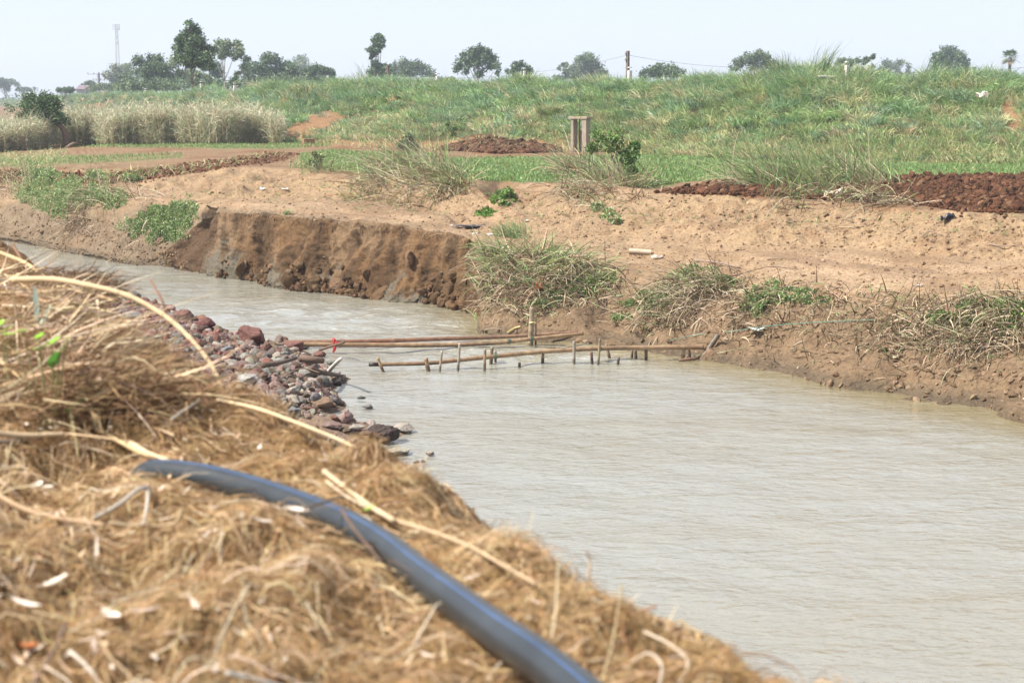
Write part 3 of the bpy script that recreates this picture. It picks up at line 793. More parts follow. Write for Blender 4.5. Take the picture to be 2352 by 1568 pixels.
tag(mesh('toe_weeds', V, Fq, M_BLADE, Cc, smooth=True), 'ragged yellow-green weeds along the foot of the embankment', 'weeds', kind='stuff')

# ------------------------------------------------------------------ cane stand on the left
CANE = [(-250, 352), (-40, 352), (60, 346), (150, 334), (400, 331), (646, 330), (650, 322), (600, 300), (450, 296), (200, 290), (-40, 300), (-250, 305)]
q, u, v = poly_hits(CANE, 4500)
fr = np.stack([RNG.uniform(-30, 648, 5000), np.zeros(5000)], 1); fv = np.interp(fr[:, 0], [-40, 60, 150, 400, 650], [352, 346, 334, 331, 330]) - RNG.exponential(2.5, 5000)
q2 = hits(fr[:, 0], fv)[0]
q = np.concatenate([q, q2]); N = len(q)
uq, vq = proj(q)
hh = (1.75 + .3 * fbm(q[:, 0] * .4, q[:, 1] * .4, s=77, oct=2)) * np.interp(uq, [-250, -40, 60, 130, 600, 650], [.7, .7, .75, 1, 1.0, .8]) * np.where(RNG.random(N) < .12, RNG.uniform(1.1, 1.4, N), RNG.uniform(.6, 1.1, N))
stem_c = pick([(.46, .39, .25), (.38, .30, .18), (.52, .45, .30), (.28, .29, .15)], N, .12)
A = blades(q - [0, 0, .05], RNG.uniform(0, 2 * PI, N), hh * RNG.uniform(.7, .95, N), RNG.uniform(0, .1, N), RNG.uniform(-.05, .3, N), RNG.uniform(.02, .035, N), stem_c, seg=2, tip=.5)
parts = [A]
for k in range(9):                                       # drooping leaves along each cane
    s = RNG.random(N) < .82
    zz = hh * (RNG.uniform(.05, .5, N) if k < 4 else RNG.uniform(.45, 1.0, N))
    bs = (q + np.stack([RNG.normal(0, .05, N), RNG.normal(0, .05, N), zz * .9], -1))[s]; n = len(bs)
    dry = pick([(.52, .48, .35), (.43, .39, .27), (.33, .26, .16), (.24, .30, .17), (.33, .37, .22)], n, .14, [.30, .24, .12, .19, .15])
    parts.append(blades(bs, RNG.uniform(0, 2 * PI, n), RNG.uniform(.3, .8, n), RNG.uniform(.05, .7, n), RNG.uniform(.6, 2.2, n), RNG.uniform(.02, .045, n), dry, seg=3))
V, Fq, Cc = merge(parts)
tag(mesh('cane_stand', V, Fq, M_BLADE, Cc, smooth=True), 'dense stand of tall dry pale cane with drooping leaves', 'cane', kind='stuff')

# ------------------------------------------------------------------ dug and ploughed soil
q, u, v = poly_hits(PLOUGH, 30000)
q[:4000, :2] += RNG.normal(0, .3, (4000, 2)); q[:4000, 2] = gz(q[:4000, 0], q[:4000, 1])
s = RNG.gamma(1.5, .019, len(q)).clip(.012, .13)
V, Ft, Cc = lumps(q + np.stack([q[:, 0] * 0, q[:, 0] * 0, s * .35], -1), np.stack([s * 1.2, s * 1.1, s * .8], -1), pick([(.105, .048, .025), (.14, .066, .034), (.08, .038, .021), (.20, .11, .062)], len(q), .14, [.42, .3, .2, .08]), rough=.25)
q2, u, v = poly_hits([(1000, 344), (1060, 330), (1110, 322), (1200, 326), (1280, 340), (1290, 350), (1150, 354)], 7000)
s2 = RNG.gamma(1.6, .026, len(q2)).clip(.02, .16)
B = lumps(q2 + np.stack([q2[:, 0] * 0, q2[:, 0] * 0, s2 * .35], -1), np.stack([s2 * 1.2, s2 * 1.1, s2 * .8], -1), pick([(.12, .062, .034), (.16, .085, .048), (.09, .045, .026)], len(q2), .12), rough=.25)
q3, u, v = poly_hits(REDS, 6000)
q3[:2500, :2] += RNG.normal(0, .6, (2500, 2)); q3[:2500, 2] = gz(q3[:2500, 0], q3[:2500, 1])
s3 = RNG.gamma(1.5, .016, len(q3)).clip(.01, .1)
D3 = lumps(q3, np.stack([s3 * 1.2, s3 * 1.1, s3 * .8], -1), pick([(.15, .07, .035), (.20, .10, .055), (.11, .055, .03)], len(q3), .12), rough=.25)
tag(mesh('ploughed_soil', V, Ft, M_CLOD, Cc), 'dark red clods of freshly ploughed soil beside the bank', 'soil', kind='stuff')
tag(mesh('dug_soil', B[0], B[1], M_CLOD, B[2]), 'heap of dark brown dug soil in front of the grassy embankment', 'soil', kind='stuff')
tag(mesh('turned_soil', D3[0], D3[1], M_CLOD, D3[2]), 'strip of reddish turned soil across the left field', 'soil', kind='stuff')
# crumbs over the terrace and the slope, and on the muddy bank
q, u, v = poly_hits([(-50, 440), (500, 430), (700, 400), (1000, 440), (1500, 450), (2352, 500), (2450, 720), (1900, 680), (1500, 620), (1060, 540), (520, 486), (200, 460)], 7000)
s = RNG.gamma(1.6, .008, len(q)).clip(.006, .06)
E1 = lumps(q, np.stack([s * 1.3, s * 1.2, s * .7], -1), pick([(.38, .255, .155), (.30, .195, .115), (.22, .14, .085)], len(q), .1), rough=.2)
q, u, v = poly_hits([(0, 470), (330, 520), (480, 620), (250, 603), (0, 550)], 1500)
q2, u, v = poly_hits([(1110, 700), (1500, 700), (2000, 760), (2400, 800), (2400, 970), (2000, 905), (1640, 830), (1300, 780), (1110, 765)], 1400)
q = np.concatenate([q, q2]); s = RNG.gamma(1.3, .012, len(q)).clip(.007, .09)
E2 = lumps(q, np.stack([s * 1.4, s * 1.2, s * .7], -1), pick([(.23, .155, .095), (.18, .12, .07), (.28, .195, .12)], len(q), .1), rough=.2)
V, Ft, Cc = merge([E1, E2])
tag(mesh('soil_crumbs', V, Ft, M_CLOD, Cc), 'dry soil crumbs scattered over the terrace and muddy bank', 'soil', kind='stuff')
# loose earth at the foot of the collapse
uu = np.concatenate([RNG.uniform(520, 900, 1800), RNG.uniform(985, 1095, 500)]); wv = np.interp(uu, UU, WV)
kk = noise(uu / 22, uu * 0, s=63) > -.1; uu, wv = uu[kk], wv[kk]
q, ok, _ = hits(uu, wv - RNG.exponential(12, len(uu)) - 1); s = RNG.gamma(1.2, .024, len(q)).clip(.01, .15)
s = s * .8; E3 = lumps(q + np.stack([-s * .2, -s * .4, s * .1], -1), np.stack([s * 1.3, s, s * .8], -1), pick([(.135, .081, .042), (.10, .06, .032), (.165, .105, .06)], len(q), .12, [.45, .3, .25]), rough=.2, planes=6, flat=.7)
tag(mesh('fallen_soil', E3[0], E3[1], M_CLOD, E3[2]), 'loose brown earth fallen along the foot of the collapsed bank', 'soil', kind='stuff')
# roots hanging from the broken rim
ru = RNG.uniform(515, 1085, 420); q, ok, _ = hits(ru, np.interp(ru, UU, B_v) + RNG.uniform(-1, 5, 420)); q = q + [-.03, -.10, .03]
t = blades(q, RNG.normal(-2.3, .7, 420), RNG.gamma(2, .07, 420).clip(.05, .45), RNG.uniform(1.5, 2.4, 420), RNG.uniform(.3, 1.2, 420), RNG.uniform(.006, .014, 420), pick([(.20, .13, .075), (.30, .21, .13), (.13, .085, .05)], 420, .15), seg=4)
tag(mesh('rim_roots', t[0], t[1], M_STEM, t[2]), 'fine dry roots hanging from the broken rim of the collapsed bank', 'roots', kind='stuff')
# blocks fallen from the collapse
def clod_things():
    spots = [(560, 628, 34, 40), (590, 640, 40, 34), (612, 646, 30, 24), (640, 640, 34, 26), (680, 655, 52, 34), (705, 634, 34, 26), (735, 660, 44, 30), (760, 648, 34, 26), (790, 664, 50, 34), (770, 622, 36, 30), (812, 640, 34, 28), (830, 672, 46, 30), (850, 640, 30, 34), (868, 660, 26, 22), (700, 615, 26, 22), (668, 628, 26, 22), (882, 684, 52, 32), (1020, 655, 44, 26), (1050, 640, 36, 30), (1075, 632, 34, 26), (1040, 672, 40, 34), (1062, 684, 34, 28), (1010, 690, 34, 22), (622, 600, 22, 20), (950, 600, 50, 22), (985, 598, 38, 24)]
    for i, (u, v, w, h) in enumerate(spots[::2] + [(680, 655, 52, 34)] if (680, 655, 52, 34) not in spots[::2] else spots[::2]):
        q = hit(u, v - h * .3); sc = q[1] / F
        sx, sz = w * sc * .48, h * sc * .42
        V, Ft, Cc = lumps([q + np.array([0, -.05, 0])], [[sx, sx * .8, sz]], pick([(.135, .082, .043), (.105, .064, .034), (.16, .102, .058)], 1, .06), ico=(ICO4, ICO4F), rough=.07, planes=7, flat=.5)
        o = mesh('soil_block', V, Ft, M_CLOD, Cc, smooth=False)
        lab = 'fallen brown soil block at the foot of the collapsed bank'
        if (u, v) == (882, 684): lab = 'dark rounded soil block in the water beside the grey clay spur'
        if (u, v) == (680, 655): lab = 'large pale-topped soil block at the waterline left of the slumped heap'
        tag(o, lab, 'soil block', 'soil blocks fallen from the bank')
clod_things()

# ------------------------------------------------------------------ plants of the bank
DRYS = [(.42, .33, .22), (.34, .26, .175), (.50, .41, .28), (.24, .17, .115)]
GRN = [(.18, .26, .095), (.215, .30, .11), (.145, .215, .09), (.29, .33, .15)]
def stems_mesh(q, n, L, lean, bend, phi, spread, w, cols, seg=5, z0=-.03, k=1.0):
    L = (L[0] * k, L[1] * k)
    r = RNG.normal(0, 1, (n, 2)) * spread
    bx = q[0] + r[:, 0]; by = q[1] + r[:, 1]
    base = np.stack([bx, by, gz(bx, by) + z0], -1)
    return blades(base, phi + RNG.normal(0, 1, n) * lean[2], RNG.uniform(*L, n), RNG.normal(lean[0], lean[1], n), RNG.normal(bend[0], bend[1], n), RNG.uniform(*w, n), pick(cols, n, .13), seg=seg, tip=.3)
def leafcloud(c, rad, n, size, cols):
    """leaf quads in ellipsoids; c (k,3), rad (k,3)"""
    c = np.asarray(c, float); k = RNG.integers(0, len(c), n)
    d = RNG.normal(0, 1, (n, 3)); d /= np.linalg.norm(d, axis=1)[:, None]
    p = c[k] + d * np.asarray(rad, float)[k] * (RNG.random(n) ** .45)[:, None]
    s = RNG.uniform(size[0], size[1], n)
    R = rand_rot(n)
    a = R[:, :, 0] * s[:, None] * .5; b = R[:, :, 1] * s[:, None] * .3
    V = np.stack([p - a, p - b * .9, p + a, p + b * .9], 1).reshape(-1, 3)
    f = np.arange(n * 4).reshape(n, 4)
    return V, f, np.repeat(pick(cols, n, .2), 4, 0)
def creeper(name, label, spots, n, size=(.05, .10), h=.12, cols=GRN, cat='creeping plant', stems=30, group=None):
    """low leafy plant draped on the ground over image spots (u, v, ru, rv)"""
    P_, S_ = [], []
    for (u, v, ru, rv), m in zip(spots, np.maximum(1, (n * np.array([s[2] * s[3] for s in spots]) / sum(s[2] * s[3] for s in spots)).astype(int))):
        a = RNG.uniform(0, 2 * PI, m); r = np.sqrt(RNG.random(m)) * (.72 + .45 * noise(a * 2.5, a * 0 + u, s=5))
        uu, vv = u + ru * r * np.cos(a), v + rv * r * np.sin(a)
        q, ok, _ = hits(uu, vv); q = q[ok]
        q[:, 2] += RNG.random(len(q)) ** 1.6 * h * (.8 + .9 * noise(q[:, 0] * 2.2, q[:, 1] * 2.2, s=9)).clip(.1) * (1 - .6 * r[ok] ** 2)
        q = q[(noise(q[:, 0] * 4.5, q[:, 1] * 4.5, q[:, 2] * 3, s=19) > -.45)]
        P_.append(q)
    p = np.concatenate(P_); m = len(p)
    s = RNG.uniform(size[0], size[1], m); R = rand_rot(m)
    a = R[:, :, 0] * s[:, None] * .5; b = R[:, :, 1] * s[:, None] * .32
    V = np.stack([p - a, p - b, p + a, p + b], 1).reshape(-1, 3)
    root = empty(name, p[np.argmin(p[:, 2])], label, cat, group)
    mesh('leaves', V, np.arange(m * 4).reshape(m, 4), M_LEAF, np.repeat(pick(cols, m, .2), 4, 0), parent=root)
    k = RNG.integers(0, m, max(stems, 4))
    B = blades(p[k] - [0, 0, h * .5], RNG.uniform(0, 2 * PI, len(k)), RNG.uniform(.2, .5, len(k)), RNG.uniform(.4, 1.2, len(k)), RNG.uniform(.2, 1.0, len(k)), RNG.uniform(.008, .016, len(k)), pick(DRYS, len(k), .1), seg=4)
    mesh('stems', B[0], B[1], M_STEM, B[2], parent=root)
    return root
def reed(label, spots, name='reed_clump', cat='reed clump', group='reed clumps on the far bank', scale=1.0):
    """spots: (u, v, n_dry, n_green, spread_m, phi, Ldry, Lgreen, leans)"""
    q0 = hit(spots[0][0], spots[0][1])
    root = empty(name, q0, label, cat, group)
    D_, G_ = [], []
    for (u, v, nd_, ng, sp, phi, Ld, Lg_, ln) in spots:
        q = hit(u, v)
        if nd_: D_.append(stems_mesh(q, nd_, Ld, (ln, .34, .8), (.7, .6), phi, sp, (.012, .03), DRYS, k=scale))
        if ng:
            g = stems_mesh(q, ng, Lg_, (ln * .72, .3, .8), (.9, .6), phi, sp, (.014, .03), GRN + [(.30, .30, .16)], seg=4, k=scale)
            G_.append(g)
    for nm, ls, mt in (('dry_stems', D_, M_STEM), ('green_blades', G_, M_BLADE)):
        if ls:
            t = merge(ls); o = mesh(nm, t[0], t[1], mt, t[2], parent=root); o['kind'] = 'stuff'
    return root
Rt, Lf, Fw = 0.0, PI, -PI / 2
reed('broad tangled reed clump with dry fallen stems on the terrace edge left of the sluice', [
    (900, 400, 60, 110, .45, Lf - .5, (.6, 1.3), (.5, 1.0), .8), (960, 395, 160, 220, .55, Lf + .4, (.6, 1.5), (.6, 1.2), .85), (1010, 405, 180, 220, .5, Lf - .4, (.6, 1.5), (.5, 1.1), .95), (880, 415, 120, 60, .5, Lf - .3, (.6, 1.5), (.5, 1.0), 1.1),
    (1040, 425, 140, 90, .35, Fw - .6, (.5, 1.1), (.4, .8), 1.1), (960, 425, 120, 60, .45, Fw - .7, (.5, 1.2), (.3, .7), 1.2), (860, 420, 50, 30, .4, Fw - 1.0, (.4, 1.0), (.3, .6), 1.2), (1000, 440, 80, 10, .4, Fw, (.3, .8), (.3, .5), 1.3)], scale=1.45)
reed('drooping reed clump hanging over the slope below the leafy bush', [
    (1330, 400, 110, 120, .35, Lf - .4, (.7, 1.5), (.5, 1.1), .8), (1400, 420, 110, 140, .4, Lf - .2, (.6, 1.3), (.5, 1.0), .7), (1450, 430, 150, 90, .3, Fw + .3, (.4, .8), (.4, .7), 1.0),
    (1380, 440, 120, 60, .45, Lf + .3, (.5, 1.2), (.3, .7), 1.2), (1340, 430, 90, 20, .4, Lf + .5, (.5, 1.2), (.3, .6), 1.3), (1465, 455, 70, 0, .2, Fw, (.3, .6), (.3, .6), 1.4)], scale=1.35)
reed('large wind-bent reed clump beside the ploughed soil', [
    (1770, 430, 120, 300, .5, Lf - .2, (.6, 1.4), (.5, 1.2), .95), (1850, 430, 130, 340, .6, Lf + .5, (.6, 1.3), (.6, 1.3), .95), (1930, 425, 130, 340, .6, Lf + .2, (.6, 1.3), (.6, 1.3), .95), (1990, 420, 130, 280, .5, Lf - .3, (.6, 1.2), (.6, 1.2), .95),
    (1830, 450, 120, 90, .5, Fw, (.4, .9), (.3, .7), 1.1), (1930, 455, 120, 70, .5, Fw + .5, (.4, .9), (.3, .7), 1.1), (2050, 465, 140, 30, .4, Lf + .3, (.5, 1.2), (.3, .6), 1.2), (2000, 470, 90, 20, .4, Fw + .8, (.4, 1.0), (.3, .6), 1.3)], scale=1.4)
reed('long-bladed green grass clump bending over the bank edge beside the collapse', [
    (1150, 585, 90, 180, .4, Lf + .1, (.7, 1.4), (.7, 1.3), 1.25), (1210, 600, 120, 230, .5, Rt - .1, (.7, 1.3), (.7, 1.3), 1.3), (1270, 615, 110, 190, .5, Rt - .2, (.7, 1.3), (.6, 1.3), 1.35), (1340, 625, 80, 120, .45, Rt - .3, (.5, 1.0), (.5, 1.1), 1.4), (1180, 545, 10, 160, .2, Lf, (.4, .7), (.4, .8), .4),
    (1160, 620, 170, 60, .4, Lf + .8, (.5, 1.2), (.4, .9), 1.2), (1240, 640, 190, 70, .45, Lf + .6, (.6, 1.3), (.4, .9), 1.25), (1320, 650, 140, 60, .4, Lf + .7, (.6, 1.3), (.4, .9), 1.25)], cat='grass clump', scale=.66)
reed('dry stem tangle with vines sliding down the muddy bank in the centre', [
    (1600, 655, 150, 60, .4, Lf + .8, (.6, 1.5), (.4, .9), 1.2), (1540, 680, 150, 40, .4, Lf + .8, (.7, 1.6), (.3, .7), 1.25), (1660, 660, 170, 20, .35, Lf + .7, (.5, 1.3), (.3, .6), 1.2), (1620, 690, 130, 20, .4, Lf + .9, (.5, 1.2), (.3, .6), 1.35), (1560, 730, 90, 0, .3, Fw - .4, (.3, .8), (.3, .6), 1.3)], scale=.8)
reed('matted mound of brown roots drooping over the bank on the far right', [
    (1960, 700, 160, 70, .5, Fw + .3, (.3, .8), (.2, .5), 1.25), (2060, 720, 200, 90, .5, Fw + .2, (.3, .8), (.2, .5), 1.3), (2150, 740, 200, 110, .5, Fw - .3, (.3, .8), (.2, .5), 1.3), (2240, 735, 200, 190, .5, Fw - .6, (.4, 1.0), (.2, .5), 1.3), (2330, 720, 170, 190, .5, Fw - .6, (.4, 1.0), (.2, .5), 1.2), (2400, 740, 160, 120, .5, Fw - .6, (.4, 1.0), (.2, .5), 1.2),
    (2210, 770, 200, 30, .4, Lf + .7, (.4, 1.0), (.2, .4), 1.35), (2290, 765, 220, 20, .4, Lf + .6, (.4, 1.1), (.2, .4), 1.35), (2120, 770, 150, 20, .4, Fw, (.3, .7), (.2, .4), 1.35), (2030, 750, 150, 20, .4, Fw, (.3, .6), (.2, .4), 1.35)], name='root_mat', cat='root mat', group=None, scale=.75)
reed('bundle of dry stalks lying behind the round green thicket', [(280, 455, 90, 10, .7, Lf + .1, (.6, 1.4), (.3, .6), 1.1), (330, 450, 50, 0, .5, Lf, (.6, 1.3), (.3, .6), 1.1), (220, 450, 50, 10, .5, Lf - .2, (.6, 1.3), (.3, .6), .9)])
reed('grey bare twig clump at the left edge of the upstream bank', [(20, 450, 90, 10, .5, Lf - .4, (.5, 1.3), (.3, .6), .9), (60, 420, 60, 20, .4, Lf, (.4, 1.0), (.3, .6), .7)])
reed('dark hanging root tangle under the upstream thicket', [(195, 480, 160, 0, .35, Fw - .4, (.4, .9), (.3, .6), 1.3), (170, 495, 90, 0, .35, Lf + .4, (.4, 1.0), (.3, .6), 1.4), (300, 545, 90, 0, .35, Fw, (.4, .8), (.3, .6), 1.4)])
reed('small pale green grass tuft on the terrace below the tall reeds', [(705, 385, 10, 160, .35, Rt, (.4, .8), (.3, .7), .4), (745, 395, 20, 110, .45, Fw, (.4, .8), (.2, .5), .6)])
reed('single little grass tuft on the rim of the collapse', [(652, 493, 3, 40, .06, Rt, (.2, .4), (.1, .25), .3)])
reed('sparse grass tuft on bare soil left of the lying drain pipe', [(1185, 538, 6, 90, .2, Lf, (.3, .5), (.2, .45), .6)])
reed('brown root curtain hanging from the bank crest right of centre', [(1700, 690, 120, 10, .35, Lf + .8, (.3, .8), (.2, .4), 1.3), (1760, 690, 120, 10, .35, Lf + .8, (.3, .8), (.2, .4), 1.35), (1830, 690, 140, 10, .4, Fw + .2, (.3, .7), (.2, .4), 1.35), (1900, 700, 140, 20, .4, Fw + .3, (.3, .8), (.2, .4), 1.3), (1730, 730, 100, 0, .3, Lf + .9, (.3, .7), (.2, .4), 1.4)], name='root_mat', cat='root mat', group=None, scale=.8)
reed('tangle of fallen stems at the top of the bank behind the tallest bamboo post', [(1300, 655, 90, 10, .4, Lf + .8, (.4, 1.0), (.2, .4), 1.3), (1220, 670, 90, 10, .4, Lf + .8, (.4, 1.0), (.2, .4), 1.35), (1150, 650, 80, 10, .3, Fw - .5, (.4, .9), (.2, .4), 1.35), (1420, 650, 60, 10, .4, Lf + .8, (.4, 1.0), (.2, .4), 1.3)], name='root_mat', cat='root mat', group=None, scale=.85)
creeper('leafy_thicket', 'wide green leafy thicket on the upstream bank at the left', [(105, 430, 70, 36), (160, 450, 85, 42), (140, 482, 62, 30), (225, 457, 66, 30), (90, 405, 50, 26), (262, 470, 36, 20), (60, 450, 40, 24)], 26000, (.04, .085), .42, cat='thicket', stems=160)
creeper('leafy_thicket', 'rounded green leafy thicket beside the dark recess of the collapse', [(370, 505, 92, 52), (330, 528, 66, 34), (410, 495, 52, 40), (390, 542, 46, 22)], 21000, (.04, .08), .34, cat='thicket', stems=130)
creeper('creeping_vine', 'bright green vine strip running down the gully of the slope', [(1155, 450, 26, 12), (1140, 465, 24, 10), (1110, 490, 30, 10), (1165, 462, 20, 14)], 900, (.08, .14), .18, [(.11, .21, .04), (.14, .25, .05), (.09, .16, .04)])
creeper('creeping_vine', 'dark green vine hanging across the bank centre under fallen stalks', [(1580, 640, 55, 22), (1520, 675, 60, 26), (1460, 705, 50, 20), (1420, 730, 34, 12), (1610, 632, 46, 20), (1650, 650, 60, 18), (1500, 690, 70, 34)], 7000, (.035, .075), .16, stems=90)
creeper('creeping_vine', 'dark green vine strips trailing below the long grass clump', [(1370, 650, 50, 12), (1300, 680, 50, 12), (1250, 700, 40, 10), (1390, 640, 40, 14), (1330, 668, 70, 18)], 3500, (.035, .075), .13, stems=60)
creeper('creeping_vine', 'low green vine mound on the bank crest right of centre', [(1790, 665, 50, 12), (1750, 690, 26, 22), (1850, 672, 40, 12), (1740, 715, 22, 16), (1800, 690, 60, 14), (1735, 695, 36, 34), (1870, 690, 40, 16)], 4500, (.035, .075), .16, stems=80)
creeper('creeping_vine', 'yellow-green vine patch on top of the root mat at the right edge', [(2300, 705, 60, 14), (2220, 705, 40, 10), (2352, 720, 50, 16), (2160, 728, 50, 10), (2270, 740, 80, 16), (2180, 735, 70, 16), (2330, 745, 50, 20)], 6000, (.035, .075), .14, [(.15, .24, .05), (.12, .20, .055), (.10, .15, .05)])
creeper('creeping_vine', 'dry creeping growth below the leafy bush by the grey stone', [(1400, 495, 28, 10), (1415, 510, 20, 12), (1375, 480, 24, 8)], 600, (.06, .12), .14, GRN + [(.25, .2, .11)])
creeper('low_weeds', 'little green weed patch in the middle of the left field', [(220, 408, 40, 10), (130, 405, 30, 8), (300, 412, 30, 7)], 900, (.08, .14), .2)
creeper('low_weeds', 'weeds along the upper edge of the field bank left of the reeds', [(1090, 405, 40, 10), (1040, 420, 40, 8), (1060, 412, 30, 8)], 1100, (.07, .13), .16)
def bush(name, label, u, v, stems, blobs, n, size, cols, cat='bush'):
    """upright bush: blobs in image units (du, dv, r) above the base point"""
    q = hit(u, v); sc = q[1] / F
    root = empty(name, q, label, cat)
    c = np.array([q + np.array([du * sc, RNG.normal(0, .15) * r * sc, -dv * sc]) for du, dv, r in blobs])
    rr = np.array([[r * sc, r * sc, r * sc * .85] for _, _, r in blobs])
    L = leafcloud(c, rr, n, size, cols)
    mesh('leaves', L[0], L[1], M_LEAF, L[2], parent=root)
    tp = []
    for i in range(stems):
        t = c[i % len(c)]
        tp.append(tube(spline([q + RNG.normal(0, .06, 3) * [1, 1, 0] - [0, 0, .05], q * .5 + t * .5 + RNG.normal(0, .08, 3), t], 6), np.linspace(.018, .006, 6), 5, (.30, .24, .16)))
    t = merge(tp); mesh('stems', t[0], t[1], M_BARK, t[2], parent=root)
bush('leafy_bush', 'tall leafy green bush with bare stalks standing right of the concrete sluice', 1435, 425, 9, [(-40, -95, 26), (-10, -80, 28), (15, -70, 22), (-60, -115, 20), (-20, -110, 22), (10, -48, 20), (25, -90, 14), (-75, -85, 16), (20, -30, 14), (12, -10, 16)], 1500, (.07, .14), [(.11, .20, .045), (.14, .23, .06), (.085, .15, .04)])
bush('young_shrub', 'small dense grey-green shrub in front of the embankment toe', 935, 346, 6, [(0, -18, 20), (-12, -12, 16), (14, -12, 16), (4, -32, 12)], 900, (.08, .16), [(.10, .16, .065), (.12, .18, .07), (.17, .19, .09)])
bush('sapling', 'thin leafy sapling above the heap of dug soil', 1040, 322, 4, [(-6, -22, 12), (6, -30, 10), (-12, -38, 9), (2, -12, 8)], 320, (.08, .16), [(.085, .15, .05), (.11, .17, .06)], 'sapling')
bush('weedy_plant', 'scrubby weed with two upright dry stalks at the left of the field edge', 725, 392, 7, [(-8, -22, 12), (4, -12, 14), (10, -30, 10), (-2, -38, 8)], 260, (.07, .13), [(.12, .17, .06), (.18, .19, .09)], 'weed')
q, _, _ = poly_hits([(0, 440), (500, 400), (1000, 440), (1500, 460), (2352, 500), (2450, 700), (1900, 650), (1500, 610), (1060, 535), (520, 482), (200, 455)], 1500)
q2, _, _ = poly_hits([(1400, 640), (1900, 670), (2400, 690), (2400, 820), (1950, 780), (1600, 740)], 2600)
q = np.concatenate([q, q2]); k = bpatch(q, 78, .6) > -.1; q = q[k]; n = len(q)
t = blades(q + [0, 0, .015], RNG.uniform(0, 2 * PI, n), RNG.gamma(2, .12, n).clip(.06, .8), RNG.normal(1.5, .08, n), RNG.normal(0, .25, n), RNG.uniform(.006, .016, n), pick(DRYS, n, .15), seg=4, twist=0)
tag(mesh('twig_litter', t[0], t[1], M_STEM, t[2]), 'thin dry twigs and stalks strewn over the bare terrace and slope', 'litter', kind='stuff')
q, _, _ = poly_hits([(0, 440), (500, 400), (1000, 440), (1500, 460), (2352, 500), (2450, 560), (1700, 520), (1060, 500), (520, 470), (200, 455)], 260)
q = np.repeat(q, 9, 0); q[:, :2] += RNG.normal(0, .05, (len(q), 2)); n = len(q)
t = blades(q, RNG.uniform(0, 2 * PI, n), RNG.uniform(.04, .16, n), RNG.uniform(.2, 1.0, n), RNG.uniform(.3, 1.2, n), RNG.uniform(.008, .016, n), pick(GRN + [(.34, .30, .17)], n, .15), seg=3)
tag(mesh('terrace_weeds', t[0], t[1], M_BLADE, t[2]), 'tiny scattered weeds sprouting on the bare terrace', 'weeds', kind='stuff')
# big straw-leaved plumes standing out of the embankment grass
def plume(label, u, v, n, L, phi=PI):
    q = hit(u, v)
    r = RNG.normal(0, .25, (n, 2)); b_ = np.stack([q[0] + r[:, 0], q[1] + r[:, 1], np.full(n, q[2])], -1)
    t = blades(b_, phi + RNG.normal(0, .9, n), RNG.uniform(*L, n), RNG.normal(.12, .15, n), RNG.uniform(.3, 1.1, n), RNG.uniform(.02, .04, n), pick([(.10, .17, .075), (.13, .19, .08), (.28, .25, .14)], n, .12, [.5, .35, .15]), seg=4)
    o = mesh('tall_grass_tuft', t[0], t[1], M_BLADE, t[2], smooth=True)
    tag(o, label, 'grass tuft', 'tall tufts on the embankment')
plume('tall grass tuft leaning left on the crest beside the thin tall tree', 840, 200, 60, (1.0, 2.0))
plume('tall seeding grass tuft rising above the crest right of the concrete pole', 1880, 185, 90, (1.0, 2.1), 0)
plume('dense high grass tuft on the crest under the round dark tree', 2140, 185, 110, (.9, 1.6), 0)
plume('upright grass tuft in the cane stand below the cell tower', 315, 305, 30, (1.4, 2.6))
plume('blue-green grass tuft on the crest left of the concrete slab', 1800, 190, 110, (.9, 1.7))
# ------------------------------------------------------------------ straw over the near bank
NEAR_PX = [(u, v) for u, v, z in EDGE_PX] + [(2050, 1680), (2050, 2100), (-700, 2100)]
def near_hits(u, v, lift=0.0):
    z = np.full(np.shape(u), 3.3)
    for _ in range(5):
        p = PZ(u, v, z + lift); z = .5 * z + .5 * near_z(p[:, 0], p[:, 1])
    p[:, 2] = near_z(p[:, 0], p[:, 1]) + lift
    return p
def near_at(u, v, lift=0.0):
    return near_hits(np.array([float(u)]), np.array([float(v)]), lift)[0]
def near_samples(n):
    a = np.array(NEAR_PX, float)
    u = RNG.uniform(-500, 2000, n * 3); v = RNG.uniform(480, 1950, n * 3)
    m = inpoly(NEAR_PX, u, v); u, v = u[m][:n], v[m][:n]
    return near_hits(u, v)
EDGE_DIR = np.array([(EDGE[i + 1][0] - EDGE[i][0], EDGE[i + 1][1] - EDGE[i][1]) for i in range(len(EDGE) - 1)])
